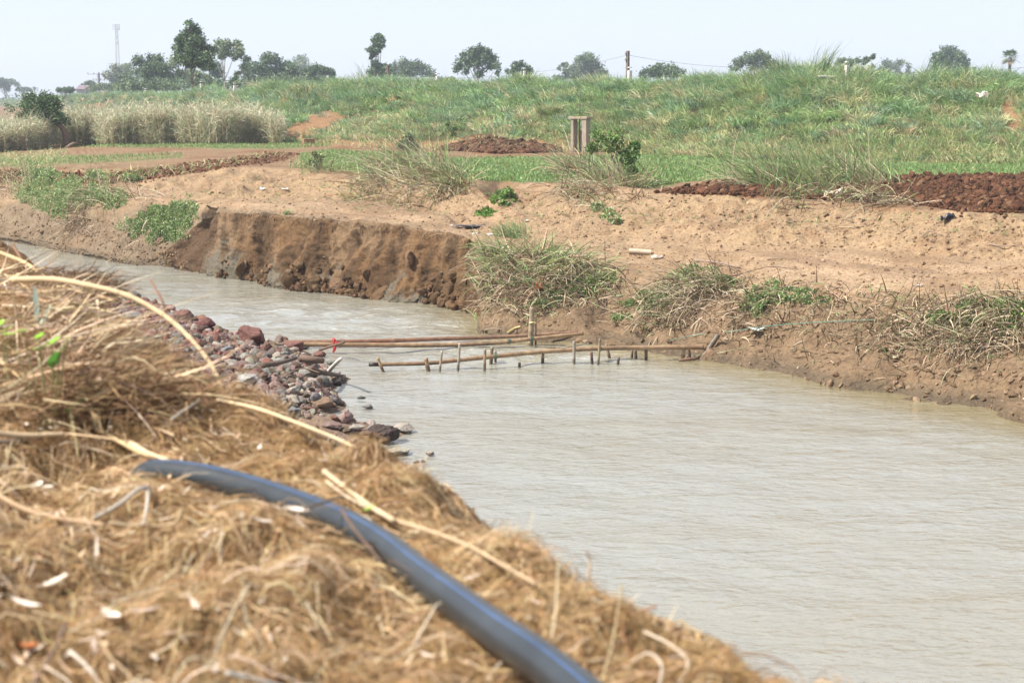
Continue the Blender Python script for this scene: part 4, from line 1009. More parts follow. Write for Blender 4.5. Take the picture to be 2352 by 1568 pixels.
def strands(p, L, wide, cols, lift, arch, order=1.0, seg=5, curl=1.0, weights=None, jit=.16):
    N = len(p)
    _, _, par = polydist(EDGE, p[:, 0], p[:, 1])
    e = EDGE_DIR[np.clip(par.astype(int), 0, len(EDGE_DIR) - 1)]
    phi = np.arctan2(e[:, 1], e[:, 0]) + 1.7 * fbm(p[:, 0] * 1.2, p[:, 1] * 1.2, s=81, oct=3) + RNG.normal(0, order, N)
    Ls = RNG.uniform(L[0], L[1], N); k = RNG.normal(0, curl, N) / np.maximum(Ls, .1)
    k2 = RNG.normal(0, curl * 1.2, N) / np.maximum(Ls, .1)
    w = RNG.uniform(wide[0], wide[1], N)
    h0 = np.abs(RNG.normal(0, lift, N)); ar = RNG.normal(0, arch, N) * Ls; tilt = RNG.normal(0, arch * .8, N) * Ls
    x, y = p[:, 0].copy(), p[:, 1].copy(); V = []
    tw = RNG.uniform(-1.2, 1.2, N)
    for s in range(seg + 1):
        t = s / seg
        z = near_z(x, y) + h0 + np.abs(ar) * 4 * t * (1 - t) + np.maximum(tilt, 0) * t ** 1.5
        c = np.stack([x, y, z], -1)
        sd = np.stack([-np.sin(phi) * np.cos(tw), np.cos(phi) * np.cos(tw), np.sin(tw)], -1)
        ww = (w * (1 - .55 * t) * .5)[:, None]
        V.append(np.stack([c - sd * ww, c + sd * ww], 1))
        phi = phi + (k + (k2 if s % 2 else -k2) * .8) * Ls / seg
        x = x + np.cos(phi) * Ls / seg; y = y + np.sin(phi) * Ls / seg
    V = np.stack(V, 1).reshape(-1, 3); n2 = 2 * (seg + 1)
    i = (np.arange(N) * n2)[:, None] + (np.arange(seg) * 2)[None]
    f = np.stack([i, i + 1, i + 3, i + 2], -1).reshape(-1, 4)
    return V, f, np.repeat(pick(cols, N, jit, weights), n2, 0)
STRAW = [(.46, .30, .14), (.56, .40, .215), (.36, .215, .09), (.24, .13, .05), (.64, .50, .32)]
def pipe_clear(p, r=.075):
    return polydist(PIPE[:, :2], p[:, 0], p[:, 1])[0] > r
p = near_samples(150000); p = p[pipe_clear(p)]
gold = fbm(p[:, 0] * .8, p[:, 1] * .8, s=82, oct=2)
a_ = gold > -.05
P1 = strands(p[a_], (.06, .28), (.0018, .0045), STRAW, .022, .10, .8, 5, 1.5, [.30, .14, .30, .22, .04])
P2 = strands(p[~a_], (.06, .32), (.002, .006), STRAW, .022, .11, .9, 5, 1.3, [.28, .27, .20, .14, .11])
p = near_samples(3200); p = p[pipe_clear(p, .09)]; p = p[(polydist(EDGE, p[:, 0], p[:, 1])[0] > .35)]
P3 = strands(p, (.12, .5), (.003, .0075), [(.58, .44, .27), (.50, .36, .2), (.70, .60, .46), (.30, .19, .10)], .045, .08, .8, 6, .35)
tt = RNG.uniform(1, len(EDGE) - 2.01, 60000); ii = tt.astype(int); ea = np.array(EDGE)
ps_ = ea[ii] * (1 - (tt - ii))[:, None] + ea[ii + 1] * (tt - ii)[:, None]; nd2 = EDGE_DIR[ii]; nd2 = np.stack([-nd2[:, 1], nd2[:, 0]], -1) / np.linalg.norm(nd2, axis=1)[:, None]
of = .25 + RNG.random(len(ps_)) ** 1.2 * 2.4; ps_[:, :2] += nd2 * of[:, None]; ps_ = ps_[np.hypot(ps_[:, 0], ps_[:, 1]) < 26]; ps_ = ps_[near_z(ps_[:, 0], ps_[:, 1]) > .3]
P4 = strands(ps_, (.10, .3), (.004, .010), STRAW, .012, .04, .8, 4, 1.0)
V, Fq, Cc = merge([P1, P2, P3, P4])
tag(mesh('straw_mat', V, Fq, M_STRAW, Cc, smooth=True), 'thick golden mat of dry straw and roots covering the near bank', 'straw', kind='stuff')
# fibres standing off the rim of the bank
ed = np.array(EDGE[1:22]); t = RNG.uniform(0, len(ed) - 1.01, 9000); i = t.astype(int)
p = ed[i] * (1 - (t - i))[:, None] + ed[i + 1] * (t - i)[:, None]
p[:, :2] += RNG.normal(0, .13, (len(p), 2))
p[:, 2] = near_z(p[:, 0], p[:, 1]) - .01
R1 = blades(p, RNG.uniform(0, 2 * PI, len(p)), RNG.uniform(.03, .12, len(p)), RNG.uniform(.2, 1.2, len(p)), RNG.uniform(.2, 1.8, len(p)), RNG.uniform(.002, .0055, len(p)), pick(STRAW, len(p), .14), seg=4)
tag(mesh('rim_straw', R1[0], R1[1], M_STRAW, R1[2], smooth=True), 'wispy straw fringe along the rim of the near bank', 'straw', kind='stuff')

# ------------------------------------------------------------------ the black pipe
ppath = spline(PIPE, 90)
ppath[:, 2] += .012 * np.sin(np.linspace(0, 9, 90))
m_, nt, b = newmat('black_pipe_plastic')
c = vary(nt, attr_col(nt), 6, .75, 1.3)
nt.links.new(c, b.inputs['Base Color']); b.inputs['Roughness'].default_value = .30; b.inputs['Specular IOR Level'].default_value = .55
bumpchain(nt, b, ((40, .0008, None, 'n'),))
M_PIPE = m_
root = empty('plastic_pipe', ppath[45], 'long black plastic water pipe with blue stripes lying on the straw bank', 'pipe')
t = tube(ppath, PIPE_R, 28, (.026, .031, .035))
mesh('pipe_wall', t[0], t[1], M_PIPE, t[2], smooth=True, parent=root)
tg = np.gradient(ppath, axis=0); tg /= np.linalg.norm(tg, axis=1)[:, None]
sa = np.cross(tg, [0, 0, 1.0]); sa /= np.linalg.norm(sa, axis=1)[:, None]; sb = np.cross(sa, tg)
for ang in (1.25, 3.6, 5.4):
    rr = PIPE_R + .0012; pr = []
    for da in (-.03, -.01, .01, .03):
        pr.append(ppath + rr * (np.cos(ang + da) * sa + np.sin(ang + da) * sb))
    V = np.stack(pr, 1).reshape(-1, 3)
    mesh('stripe', V, grid_faces(90, 4), M_PIPE, np.array([.06, .15, .36]), smooth=True, parent=root)

# ------------------------------------------------------------------ stalks, sticks and leaves lying on the straw
def nstick(label, px, r0, r1, col, name='dry_stalk', cat='stalk', d=None, lift=.03, sides=7, group=None, nodes=0):
    """a stalk through image points: (u, v) resting on the bank, or at distance d"""
    if d is None:
        pts = near_hits(np.array([float(q[0]) for q in px]), np.array([float(q[1]) for q in px]), lift + .03)
        y = pts[:, 1]; yl = np.linspace(y[0], y[-1], len(y)); yl = yl + .75 * min(0, (y - yl).min())
        pts = P([q[0] for q in px], [q[1] for q in px], yl)
    else:
        dd = np.linspace(d[0], d[1], len(px)) if len(d) == 2 else np.array(d)
        pts = np.array([P(q[0], q[1], e) for q, e in zip(px, dd)])
    n = 8 * len(px); path = spline(pts, n)
    rad = np.linspace(r0, r1, n)
    if nodes: rad = rad * (1 + .22 * (np.arange(n) % nodes == 0))
    c = np.asarray(col) * (1 + .12 * noise(np.arange(n) * .6, np.zeros(n), s=int(px[0][0])))[:, None]
    t = tube(path, rad, sides, c)
    return tag(mesh(name, t[0], t[1], M_STEM, t[2], smooth=True), label, cat, group)
PALE, TAN, GREY, BRN = (.60, .45, .27), (.50, .35, .19), (.52, .46, .38), (.24, .14, .08)
nstick('long thick pale stalk arching from the upper left straw down to the rubble', [(30, 642), (120, 642), (200, 655), (290, 678), (370, 720), (430, 770), (480, 830), (505, 880), (516, 930)], .020, .011, PALE, d=[10.6, 10.5, 10.4, 10.3, 10.2, 10.05, 9.9, 9.8, 9.65], nodes=9)
nstick('thin reddish twig rising upright across the water beside the arching stalk', [(366, 815), (380, 775), (384, 735), (372, 690), (344, 640)], .011, .005, (.36, .19, .12), d=[10.2, 10.25, 10.3, 10.3, 10.35])
nstick('second pale stalk running under the arching stalk at the upper left', [(0, 580), (60, 605), (110, 640), (190, 668), (260, 690)], .018, .010, TAN, d=[14.2, 13.4, 12.6, 12.1, 11.6])
nstick('dark bare forked root sticking up at the upper left rim', [(28, 560), (46, 590), (64, 625), (90, 650)], .012, .02, BRN, d=[14.0, 13.9, 13.8, 13.6], name='bare_root', cat='root')
nstick('short dark twig pointing right over the water at the upper left', [(70, 628), (100, 616), (140, 618)], .012, .005, BRN, d=[13.6, 13.6, 13.6], name='bare_root', cat='root')
nstick('thin brown twig curving over the water above the arching stalk', [(105, 632), (118, 622), (150, 617)], .008, .005, BRN, d=[13.2, 13.2, 13.2], name='bare_root', cat='root')
nstick('split pale reed lying below the dead brush, ending in a broken stub', [(178, 765), (230, 800), (290, 838), (330, 870)], .018, .012, (.62, .47, .30))
nstick('wiry kinked root hanging down the dark hollow of the bank', [(230, 815), (262, 860), (300, 925), (350, 975), (400, 1000)], .007, .005, (.52, .38, .24), lift=.06)
nstick('long pale stalk crossing the lower left of the dead brush', [(-20, 935), (40, 905), (90, 872), (140, 870)], .017, .012, PALE, lift=.08)
nstick('thick tan stalk slanting up from the left frame edge', [(-30, 900), (40, 880), (100, 850), (150, 840)], .018, .012, TAN, lift=.10)
nstick('bent tan stalk pointing down at the left below the green leaves', [(75, 895), (100, 945), (132, 990)], .017, .013, TAN, lift=.06)
nstick('split stalk with pale top and dark underside at the left edge', [(-30, 992), (60, 1000), (148, 996)], .018, .010, (.56, .42, .26), lift=.05)
nstick('dark half of a split stalk beneath the pale one at the left edge', [(-30, 1018), (60, 1010), (146, 998)], .014, .008, (.27, .2, .15), lift=.02)
nstick('straight golden reed running from the dead brush to the pipe', [(178, 962), (240, 995), (300, 1028), (360, 1052), (420, 1070)], .013, .009, (.62, .46, .25), lift=.05)
nstick('pale reed fork beside the buried end of the pipe', [(300, 1018), (340, 1040), (390, 1058)], .015, .008, (.66, .52, .33), lift=.06)
nstick('thin grey stick reaching up to the rim above the pipe', [(395, 962), (430, 938), (460, 918)], .008, .008, GREY, lift=.06)
nstick('long pale stalk along the rim of the bank', [(500, 918), (590, 938), (680, 970), (780, 1010), (850, 1045)], .010, .007, (.64, .50, .31), lift=.04)
nstick('pair stalk lying pointed beyond the middle of the pipe', [(745, 1082), (800, 1125), (855, 1165), (905, 1195)], .011, .011, (.60, .46, .29), lift=.05, nodes=8)
nstick('broken thin stalk beside the pointed one beyond the pipe', [(750, 1105), (800, 1142), (870, 1178), (905, 1198)], .007, .007, (.56, .44, .30), lift=.05)
nstick('long rooty stalk running toward the rim from the knotted joint', [(905, 1195), (990, 1220), (1080, 1255), (1160, 1300), (1230, 1340)], .009, .006, (.50, .36, .22), lift=.05, nodes=8)
nstick('dark thin twig laid across the middle of the pipe', [(700, 1168), (735, 1155), (790, 1140)], .006, .005, (.17, .13, .10), lift=.13)
nstick('dark bent twig draped down over the pipe', [(785, 1170), (800, 1195), (830, 1235), (875, 1290)], .006, .004, (.16, .10, .07), d=[6.35, 6.18, 6.0, 5.85])
nstick('grey forked stick lying on the straw left of the pipe', [(215, 1190), (270, 1160), (315, 1125), (340, 1118)], .009, .009, GREY, lift=.06)
nstick('grey prong of the forked stick pointing down', [(340, 1118), (338, 1160), (328, 1205)], .008, .006, GREY, lift=.05)
nstick('thin curved tan twig in the forked stick hollow', [(250, 1200), (330, 1208), (400, 1202), (418, 1170)], .006, .008, (.48, .36, .22), lift=.04)
nstick('long brown stalk at the left edge below the pale scraps', [(-20, 1128), (60, 1170), (140, 1190), (240, 1205)], .012, .008, (.40, .27, .16), lift=.05)
nstick('dark thin branch rising from the bottom left corner', [(60, 1600), (95, 1540), (130, 1480), (150, 1430)], .008, .006, (.20, .14, .10), lift=.05)
nstick('grey pointed stick below the large pale leaf at the lower left', [(160, 1495), (200, 1530), (240, 1585), (255, 1600)], .008, .006, GREY, lift=.05)
nstick('grey blue-tinged stick among straw at the bottom middle', [(520, 1545), (590, 1562), (660, 1580)], .009, .007, (.45, .44, .40), lift=.04)
nstick('pale root arching beside the pipe at the bottom', [(950, 1480), (985, 1420), (1010, 1385), (1060, 1400)], .005, .003, (.60, .50, .36), lift=.03)
nstick('kinked pale root right of the pipe at the bottom', [(1450, 1520), (1490, 1500), (1520, 1530), (1510, 1590)], .005, .004, (.55, .46, .36), lift=.05)
nstick('pale root strand looping beyond the lower pipe', [(1480, 1450), (1540, 1480), (1580, 1520), (1560, 1570)], .005, .003, (.58, .48, .36), lift=.06)
nstick('reddish twig pointing out over the water on the lower rim', [(1440, 1414), (1470, 1404), (1508, 1390)], .006, .004, (.40, .20, .11), d=[5.95, 5.97, 6.0])
nstick('standing dry twig on the rim, tallest against the water', [(1370, 1372), (1352, 1330), (1356, 1290), (1346, 1262)], .007, .004, (.50, .38, .26), d=[6.2, 6.2, 6.22, 6.22])
nstick('short standing stub on the rim left of the tallest twig', [(1302, 1338), (1299, 1312), (1300, 1294)], .006, .004, (.33, .22, .15), d=[6.35, 6.35, 6.35])
nstick('curled dark twig at the lower end of the rim', [(1700, 1500), (1760, 1505), (1830, 1540), (1850, 1590)], .004, .003, (.27, .19, .13), d=[5.35, 5.33, 5.28, 5.2])
def leaf(q, L, w, phi, tilt, curl, col, name, label, cat, group=None, mat=None):
    """a curled leaf blade lying at q"""
    n, m = 8, 5; V = np.zeros((n, m, 3)); ph = np.linspace(0, 1, n)
    h = np.array([math.cos(phi), math.sin(phi), 0]); s = np.array([-math.sin(phi), math.cos(phi), 0])
    for i, t in enumerate(ph):
        ww = w * math.sin(PI * (.06 + .9 * t)) ** .8
        c = np.asarray(q) + h * L * (t - .5) * math.cos(tilt) + np.array([0, 0, 1]) * (L * (t - .5) * math.sin(tilt) + .25 * L * curl * (2 * t - 1) ** 2)
        for j in range(m):
            x = (j / (m - 1) - .5) * 2
            V[i, j] = c + s * ww * .5 * x + np.array([0, 0, 1]) * (ww * .5 * curl * x * x)
    o = mesh(name, V.reshape(-1, 3), grid_faces(n, m), mat or M_STRAW, np.asarray(col) * RNG.uniform(.9, 1.1), smooth=True)
    return tag(o, label, cat, group)
WH = (.85, .75, .64)
for (u, v, L, w, ph, lab) in ((255, 1425, .13, .05, -.9, 'large pale curled dry leaf, biggest at the lower left of the straw'), (118, 1325, .12, .045, .5, 'broad pinkish pale leaf left of the lower straw'), (680, 1172, .10, .06, .1, 'bone-white shell-like scrap against the pipe'), (82, 1095, .09, .05, 1.2, 'white curled scrap left of the grey forked stick'), (60, 1390, .12, .035, -.4, 'shiny white folded leaf at the lower left edge'), (600, 1200, .09, .03, .3, 'white curled scrap lying under the upper pipe'), (65, 1485, .10, .04, -.6, 'rusty orange dead leaf in the lower left corner'), (110, 1122, .05, .035, 0, 'small round white scrap above the pale scraps')):
    leaf(near_at(u, v, .09), L, w, ph, RNG.uniform(-.3, .3), .5, (.50, .17, .06) if 'rusty' in lab else WH, 'dry_leaf', lab, 'leaf')
pl = near_samples(4000); pu_, pv_ = proj(pl); pl = pl[(pv_ > 1010) & (pv_ < 1600) & (pu_ > -60) & (pu_ < 1900) & pipe_clear(pl, .12)]
dens = np.array([random.random() < (1.0 if proj(q)[0] < 700 else .35) for q in pl]); pl = pl[dens][:250]
for q in pl:
    leaf(q + np.array([0, 0, .075]), min(.14, max(.025, RNG.gamma(3, .019))), RNG.uniform(.006, .02), RNG.uniform(0, 6.28), RNG.normal(0, .35), RNG.uniform(.1, .6), pick([(.70, .58, .45), (.60, .45, .30), (.72, .61, .50), (.45, .30, .19)], 1, .1)[0], 'dry_leaf', 'small pale curled dry leaf scrap scattered over the straw', 'leaf', 'pale dry leaves scattered on the straw')
# sprouting green leaves at the left edge
def sprout(label, u, v, leaves, d, cols):
    base = P(u, v, d); gzv = near_z(base[0:1], base[1:2])[0]
    root = empty('green_sprout', (base[0], base[1], gzv), label, 'sprout')
    tp = []
    for (du, dv, L, w, ph, tl, cc) in leaves:
        c = P(u + du, v + dv, d)
        o = leaf(c, L, w, ph, tl, .25, cc, 'leaf', None, None, mat=M_LEAF)
        o.data.transform(Matrix.Translation(-root.location)); o.parent = root
        tp.append(tube(spline([np.array(root.location) - [0, 0, .02], np.array(root.location) * .4 + c * .6 + [0, 0, .02], c], 5), .003, 4, (.25, .25, .1)))
    t = merge(tp); mesh('stems', t[0], t[1], M_STEM, t[2], parent=root)
LG, DG = (.24, .48, .035), (.12, .33, .06)
sprout('bright green leafy sprout at the left edge of the straw', 110, 860, [(12, -75, .085, .05, .6, .5, LG), (28, -52, .08, .045, .2, .7, LG), (14, -30, .13, .065, -1.0, .8, DG), (-20, -88, .06, .04, 1.0, .4, LG), (-60, -100, .07, .04, 0, .2, LG), (-88, -92, .09, .045, -.3, .1, LG), (-22, -60, .07, .035, .3, .2, LG), (45, -85, .05, .03, -.3, .3, LG)], 8.6, None)
sprout('tiny lime leaf pair at the left edge above the sprout', 15, 775, [(0, -18, .07, .03, .4, .5, LG), (-12, -34, .05, .03, 1.2, .6, LG)], 9.3, None)
sprout('grey-green narrow leaf standing in the dead brush', 95, 760, [(-12, -58, .22, .035, 1.9, 1.2, (.33, .42, .34)), (6, -28, .18, .03, 1.0, .9, (.36, .42, .32))], 10.2, None)
sprout('dark green leaf deep in the hollow above the pipe', 170, 940, [(5, -12, .09, .05, .3, .5, (.05, .17, .03)), (-12, 2, .06, .035, 1.0, .2, (.07, .2, .04))], 8.6, None)
sprout('tiny green leaf beside the pointed stalks', 848, 1185, [(0, -18, .05, .028, .3, .4, (.30, .45, .08))], 6.7, None)
sprout('lone tiny green leaf on the large pale leaf', 264, 1412, [(0, -10, .045, .026, .3, .3, (.32, .48, .08))], 5.9, None)
# dark brush and roots humped on the upper left rim
def brush(label, spots, n, rad, size, cols, name='dead_brush', cat='brush', wd=(.003, .010)):
    root = empty(name, P(*spots[0][:3]), label, cat)
    V_ = []
    for (u, v, d, r, phi) in spots:
        c = P(u, v, d); m = n // len(spots)
        b_ = c + RNG.normal(0, 1, (m, 3)) * np.array([r, r, r * .3])
        V_.append(blades(b_, phi + RNG.normal(0, 1.0, m), RNG.uniform(*size, m), RNG.normal(1.5, .22, m), RNG.normal(.1, .4, m), RNG.uniform(wd[0], wd[1], m), pick(cols, m, .16), seg=4))
    t = merge(V_); o = mesh('twigs', t[0], t[1], M_STRAW, t[2], parent=root); o['kind'] = 'stuff'
brush('dark fibrous root hump overhanging the water at the upper left', [(150, 645, 12.4, .12, .2), (190, 658, 12.2, .13, -.3), (215, 672, 12.1, .08, -.5), (140, 660, 12.4, .12, PI)], 2600, 0, (.08, .26), [(.20, .125, .07), (.13, .08, .045), (.30, .2, .12)])
brush('bundle of pale dead reeds heaped at the upper left edge', [(20, 655, 12.6, .2, -.4), (60, 690, 11.6, .2, -.5), (100, 725, 10.8, .2, -.6), (20, 740, 11.0, .25, -.5), (130, 770, 10.4, .16, -.7), (180, 800, 10.1, .14, -.8), (20, 800, 10.2, .25, -.4), (120, 800, 9.9, .2, -.5)], 1500, 0, (.2, .6), [(.56, .42, .26), (.42, .29, .16), (.66, .54, .38), (.26, .17, .1)], wd=(.004, .018))
brush('loose pale stalks strewn over the dead brush at the left', [(60, 860, 9.4, .35, -.3), (140, 880, 9.2, .3, -.6), (40, 940, 8.8, .35, -.2), (200, 830, 9.6, .25, -.9), (110, 790, 10.0, .3, .4), (280, 900, 9.2, .2, -1.0)], 320, 0, (.25, .8), [(.62, .48, .30), (.54, .40, .24), (.70, .58, .42), (.36, .24, .14)], wd=(.006, .018))
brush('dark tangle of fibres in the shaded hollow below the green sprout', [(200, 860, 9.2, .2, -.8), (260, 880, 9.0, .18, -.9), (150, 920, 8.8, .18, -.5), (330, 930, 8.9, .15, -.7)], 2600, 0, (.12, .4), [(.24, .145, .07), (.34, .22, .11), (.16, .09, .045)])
# ------------------------------------------------------------------ stones of the gravel bar
RED, MAU, GRY, PGR, BRW, DRK = (.16, .075, .06), (.185, .125, .107), (.17, .158, .142), (.28, .245, .205), (.16, .108, .078), (.07, .05, .042)
def bar_point(u, v):
    p = PZ(np.array([float(u)]), np.array([float(v)]), .2)
    for _ in range(6):
        z, _s = bar_z(p[:, 0], p[:, 1]); z = np.maximum(z, 0)
        p = PZ(np.array([float(u)]), np.array([float(v)]), z)
    return p[0]
def stone(label, u, v, w, h, col, group=None, rough=.06, flat=.25, planes=9, depth=.8, name='stone', cat='stone', rz=None, tilt=0):
    """(u, v): middle of the foot of the stone in the image; w, h: its image size"""
    q = bar_point(u, v); sc = q[1] / F
    sx, sz = w * sc * .5, h * sc * .55
    D, DF = ICO4, ICO4F
    n = RNG.normal(0, 1, (planes, 3)); n /= np.linalg.norm(n, axis=1)[:, None]
    hg = RNG.uniform(.68, .95, planes)
    dt = D @ n.T
    r = np.minimum(np.where(dt > .05, hg / np.maximum(dt, .05), 9).min(1), 1.1)
    o_ = RNG.uniform(0, 99)
    r = r * (1 + rough * fbm(D[:, 0] * 2.6 + o_, D[:, 1] * 2.6, D[:, 2] * 2.6, s=90, oct=4))
    V = D * r[:, None]
    V /= np.abs(V).max(0)
    V = V * np.array([sx, max(sx * depth, sz * .8), sz])
    M = Matrix.Rotation(RNG.uniform(-.4, .4) if rz is None else rz, 3, 'Z') @ Matrix.Rotation(tilt, 3, 'Y')
    V = V @ np.array(M).T + q + np.array([0, sx * depth * .5, sz * .78])
    c = np.asarray(col) * (1 + .14 * fbm(D[:, 0] * 2 + o_, D[:, 1] * 2, D[:, 2] * 2, s=91, oct=3))[:, None]
    c = np.where((V[:, 2] < .045)[:, None], c * np.array([.5, .5, .5]), c)           # wet at the waterline
    o = mesh(name, V, DF, M_ROCK, c, smooth=False)
    return tag(o, label, cat, group)
BIG = [
    (576, 792, 68, 46, RED, 'large pointed reddish boulder at the water edge of the rubble'),
    (650, 786, 27, 13, RED, 'small dark red block just behind the end of the bamboo poles'),
    (425, 742, 44, 36, RED, 'tall reddish boulder topping the upstream edge of the rubble'),
    (470, 757, 48, 27, (.15, .065, .055), 'dark smooth reddish boulder below the tall upstream one'),
    (343, 800, 62, 46, (.18, .08, .075), 'dull purple boulder half behind the arching stalk'),
    (402, 770, 36, 20, RED, 'reddish stone between the purple boulder and the tall one'),
    (300, 738, 66, 24, GRY, 'long grey slab lying among the red rubble upstream'),
    (395, 738, 44, 18, MAU, 'mauve stone beside the long grey slab'),
    (522, 815, 34, 22, (.17, .17, .175), 'blue-grey angular stone in the middle of the rubble'),
    (526, 842, 44, 17, PGR, 'flat pale stone below the blue-grey angular one'),
    (568, 858, 50, 24, PGR, 'broad pale tan stone in the middle of the rubble'),
    (476, 900, 40, 24, (.16, .16, .165), 'square dark grey block beside the tip of the arching stalk'),
    (562, 888, 78, 28, (.33, .315, .28), 'long pebbly grey conglomerate block near the near straw'),
    (672, 806, 54, 24, RED, 'broad red stone under the left end of the bamboo poles'),
    (612, 806, 40, 15, RED, 'low reddish stone left of the bamboo pole ends'),
    (697, 803, 28, 10, GRY, 'thin grey stone at the water beside the bamboo pole ends'),
    (642, 835, 44, 18, (.24, .235, .2), 'grey-green slab with a pale edge below the driftwood'),
    (662, 862, 34, 26, GRY, 'upright grey-tan plate in the rubble'),
    (702, 872, 54, 30, (.26, .245, .21), 'tilted grey-green slab on the downstream rubble'),
    (729, 938, 76, 27, (.20, .13, .085), 'long brown slab dipping into the water'),
    (618, 862, 26, 20, BRW, 'brown block left of the upright plate'),
    (781, 931, 23, 13, BRW, 'small brown stone standing in the water by the brown slab'),
    (829, 917, 22, 9, GRY, 'upper of the two small grey stones out in the water'),
    (845, 939, 30, 12, GRY, 'lower of the two small grey stones out in the water'),
    (880, 1014, 92, 42, (.055, .038, .032), 'big rough black-brown boulder in the water'),
    (927, 993, 58, 22, PGR, 'pale-topped slab right of the black boulder'),
    (935, 997, 22, 8, DRK, 'dark little stone under the pale-topped slab'),
    (818, 987, 40, 14, PGR, 'pale stone left of the black boulder'),
    (835, 1000, 42, 12, BRW, 'brown stone touching the left of the black boulder'),
    (760, 985, 54, 16, MAU, 'flat mauve stones patch at the tip of the rubble'),
    (915, 1044, 72, 15, (.34, .31, .24), 'flat pale slab barely above the water'),
    (988, 1046, 22, 12, PGR, 'small pale pointed stone out beyond the flat slab'),
    (874, 1030, 16, 12, BRW, 'right one of two little brown stones below the black boulder'),
    (858, 1030, 18, 11, BRW, 'left one of two little brown stones below the black boulder'),
    (957, 1066, 16, 9, DRK, 'dark left one of the twin stones nearest the near bank'),
    (972, 1064, 12, 10, DRK, 'dark right one of the twin stones nearest the near bank'),
    (674, 960, 40, 30, (.15, .15, .15), 'dark grey stone at the rubble edge beside the straw rim'),
    (699, 962, 20, 12, BRW, 'small brown stone right of the dark grey one'),
    (644, 905, 36, 17, MAU, 'mauve wedge stone near the downstream rubble'),
    (674, 928, 54, 20, PGR, 'wide pale stone above the brown slab'),
    (750, 912, 28, 18, BRW, 'rounded brown stone at the right waterline'),
    (779, 872, 28, 11, BRW, 'flat brown stone at the water tip of the rubble'),
    (776, 886, 24, 12, DRK, 'dark stone at the waterline under the flat brown one'),
    (759, 838, 26, 15, (.21, .21, .18), 'grey-green stone at the foot of the white stake'),
    (581, 905, 24, 13, GRY, 'small round grey stone below the conglomerate block'),
    (610, 925, 40, 16, MAU, 'long mauve stone near the straw rim'),
    (735, 820, 34, 14, RED, 'reddish stone at the water left of the white stake'),
]
for (u, v, w, h, c, lab) in BIG:
    stone(lab, u, v, w, h, c, rough=.20 if 'rough black' in lab or 'pebbly' in lab else .07)
BARVIS = [(150, 660), (230, 678), (330, 694), (400, 718), (490, 754), (560, 779), (640, 795), (690, 808), (700, 832), (750, 852), (785, 866), (760, 884), (765, 904), (775, 925), (735, 950), (690, 962), (640, 962), (520, 918), (420, 862), (330, 784), (250, 704)]
def bar_scatter(n, poly=BARVIS):
    a = np.array(poly); u = RNG.uniform(a[:, 0].min(), a[:, 0].max(), n * 4); v = RNG.uniform(a[:, 1].min(), a[:, 1].max(), n * 4)
    m = inpoly(poly, u, v); u, v = u[m][:n], v[m][:n]
    return u, v
KINDS = [(RED, 'reddish broken stone in the rubble heap on the near shore', .44), (MAU, 'mauve-brown broken stone in the rubble heap on the near shore', .26), (PGR, 'pale tan broken stone in the rubble heap on the near shore', .16), (GRY, 'grey broken stone in the rubble heap on the near shore', .14)]
us, vs = bar_scatter(245)
for u, v in zip(us, vs):
    redness = np.clip(1.15 - (u - 250) / 380, .12, 1)
    k = RNG.choice(4, p=np.array([.42 * redness + .05, .28, .22 * (1 - redness * .7) + .04, .17 * (1 - redness * .5) + .03]) / sum([.42 * redness + .05, .28, .22 * (1 - redness * .7) + .04, .17 * (1 - redness * .5) + .03]))
    w = 10 + RNG.gamma(1.5, 6); h = w * RNG.uniform(.3, .62)
    stone(KINDS[k][1], u, v + 2, w, h, pick([KINDS[k][0]], 1, .14)[0], group='rubble stones of the gravel bar', rough=.10, planes=int(RNG.integers(5, 9)), flat=.5)
u, v = bar_scatter(9000, BARVIS + [(60, 650)])
p = PZ(u, v, .3)
for _ in range(4):
    z, _s = bar_z(p[:, 0], p[:, 1]); p = PZ(u, v, np.maximum(z, 0))
k = _s > .02; p, u = p[k], u[k]
xa = RNG.uniform(bx_[:, 0].min(), bx_[:, 0].max(), 12000); ya = RNG.uniform(bx_[:, 1].min(), bx_[:, 1].max(), 12000); za, sa2 = bar_z(xa, ya); ka = sa2 > .03
pa = np.stack([xa, ya, za], -1)[ka]; ua, va = proj(pa); p = np.concatenate([p, pa]); u = np.concatenate([u, ua])
s = RNG.gamma(1.3, .022, len(p)).clip(.008, .13)
redw = np.clip(1.1 - (u - 250) / 400, .1, 1)
c = np.where((RNG.random(len(p)) < redw * .75)[:, None], pick([RED, (.20, .09, .07), MAU], len(p), .16), pick([MAU, PGR, GRY, BRW, BRW], len(p), .16))
V, Ft, Cc = lumps(p + np.stack([s * 0, s * 0, s * .2], -1), np.stack([s * 1.3, s, s * .65], -1), c, planes=6, flat=.6)
tag(mesh('rubble', V, Ft, M_ROCK, Cc), 'small broken stones filling the rubble bar', 'rubble', kind='stuff')
def bstick(label, px, r0, r1, col, zs, name='driftwood', cat='driftwood', group=None):
    pts = [PZ(u, v, z) for (u, v), z in zip(px, zs)]
    n = 6 * len(px); path = spline(pts, n)
    t = tube(path, np.linspace(r0, r1, n), 7, np.asarray(col) * (1 + .15 * noise(np.arange(n) * .7, np.zeros(n), s=int(px[0][0])))[:, None])
    return tag(mesh(name, t[0], t[1], M_STEM, t[2], smooth=True), label, cat, group)
bstick('short thick brown log lying on the rubble by the bamboo ends', [(690, 822), (720, 826), (742, 828)], .07, .055, (.17, .11, .08), (.5, .48, .45))
bstick('dark log lying at the left of the thick brown one', [(602, 838), (640, 834), (680, 822)], .045, .03, (.13, .09, .07), (.62, .6, .58))
bstick('long dark driftwood stick slanting into the water', [(712, 846), (750, 858), (792, 863)], .05, .02, (.12, .085, .065), (.45, .3, .04))
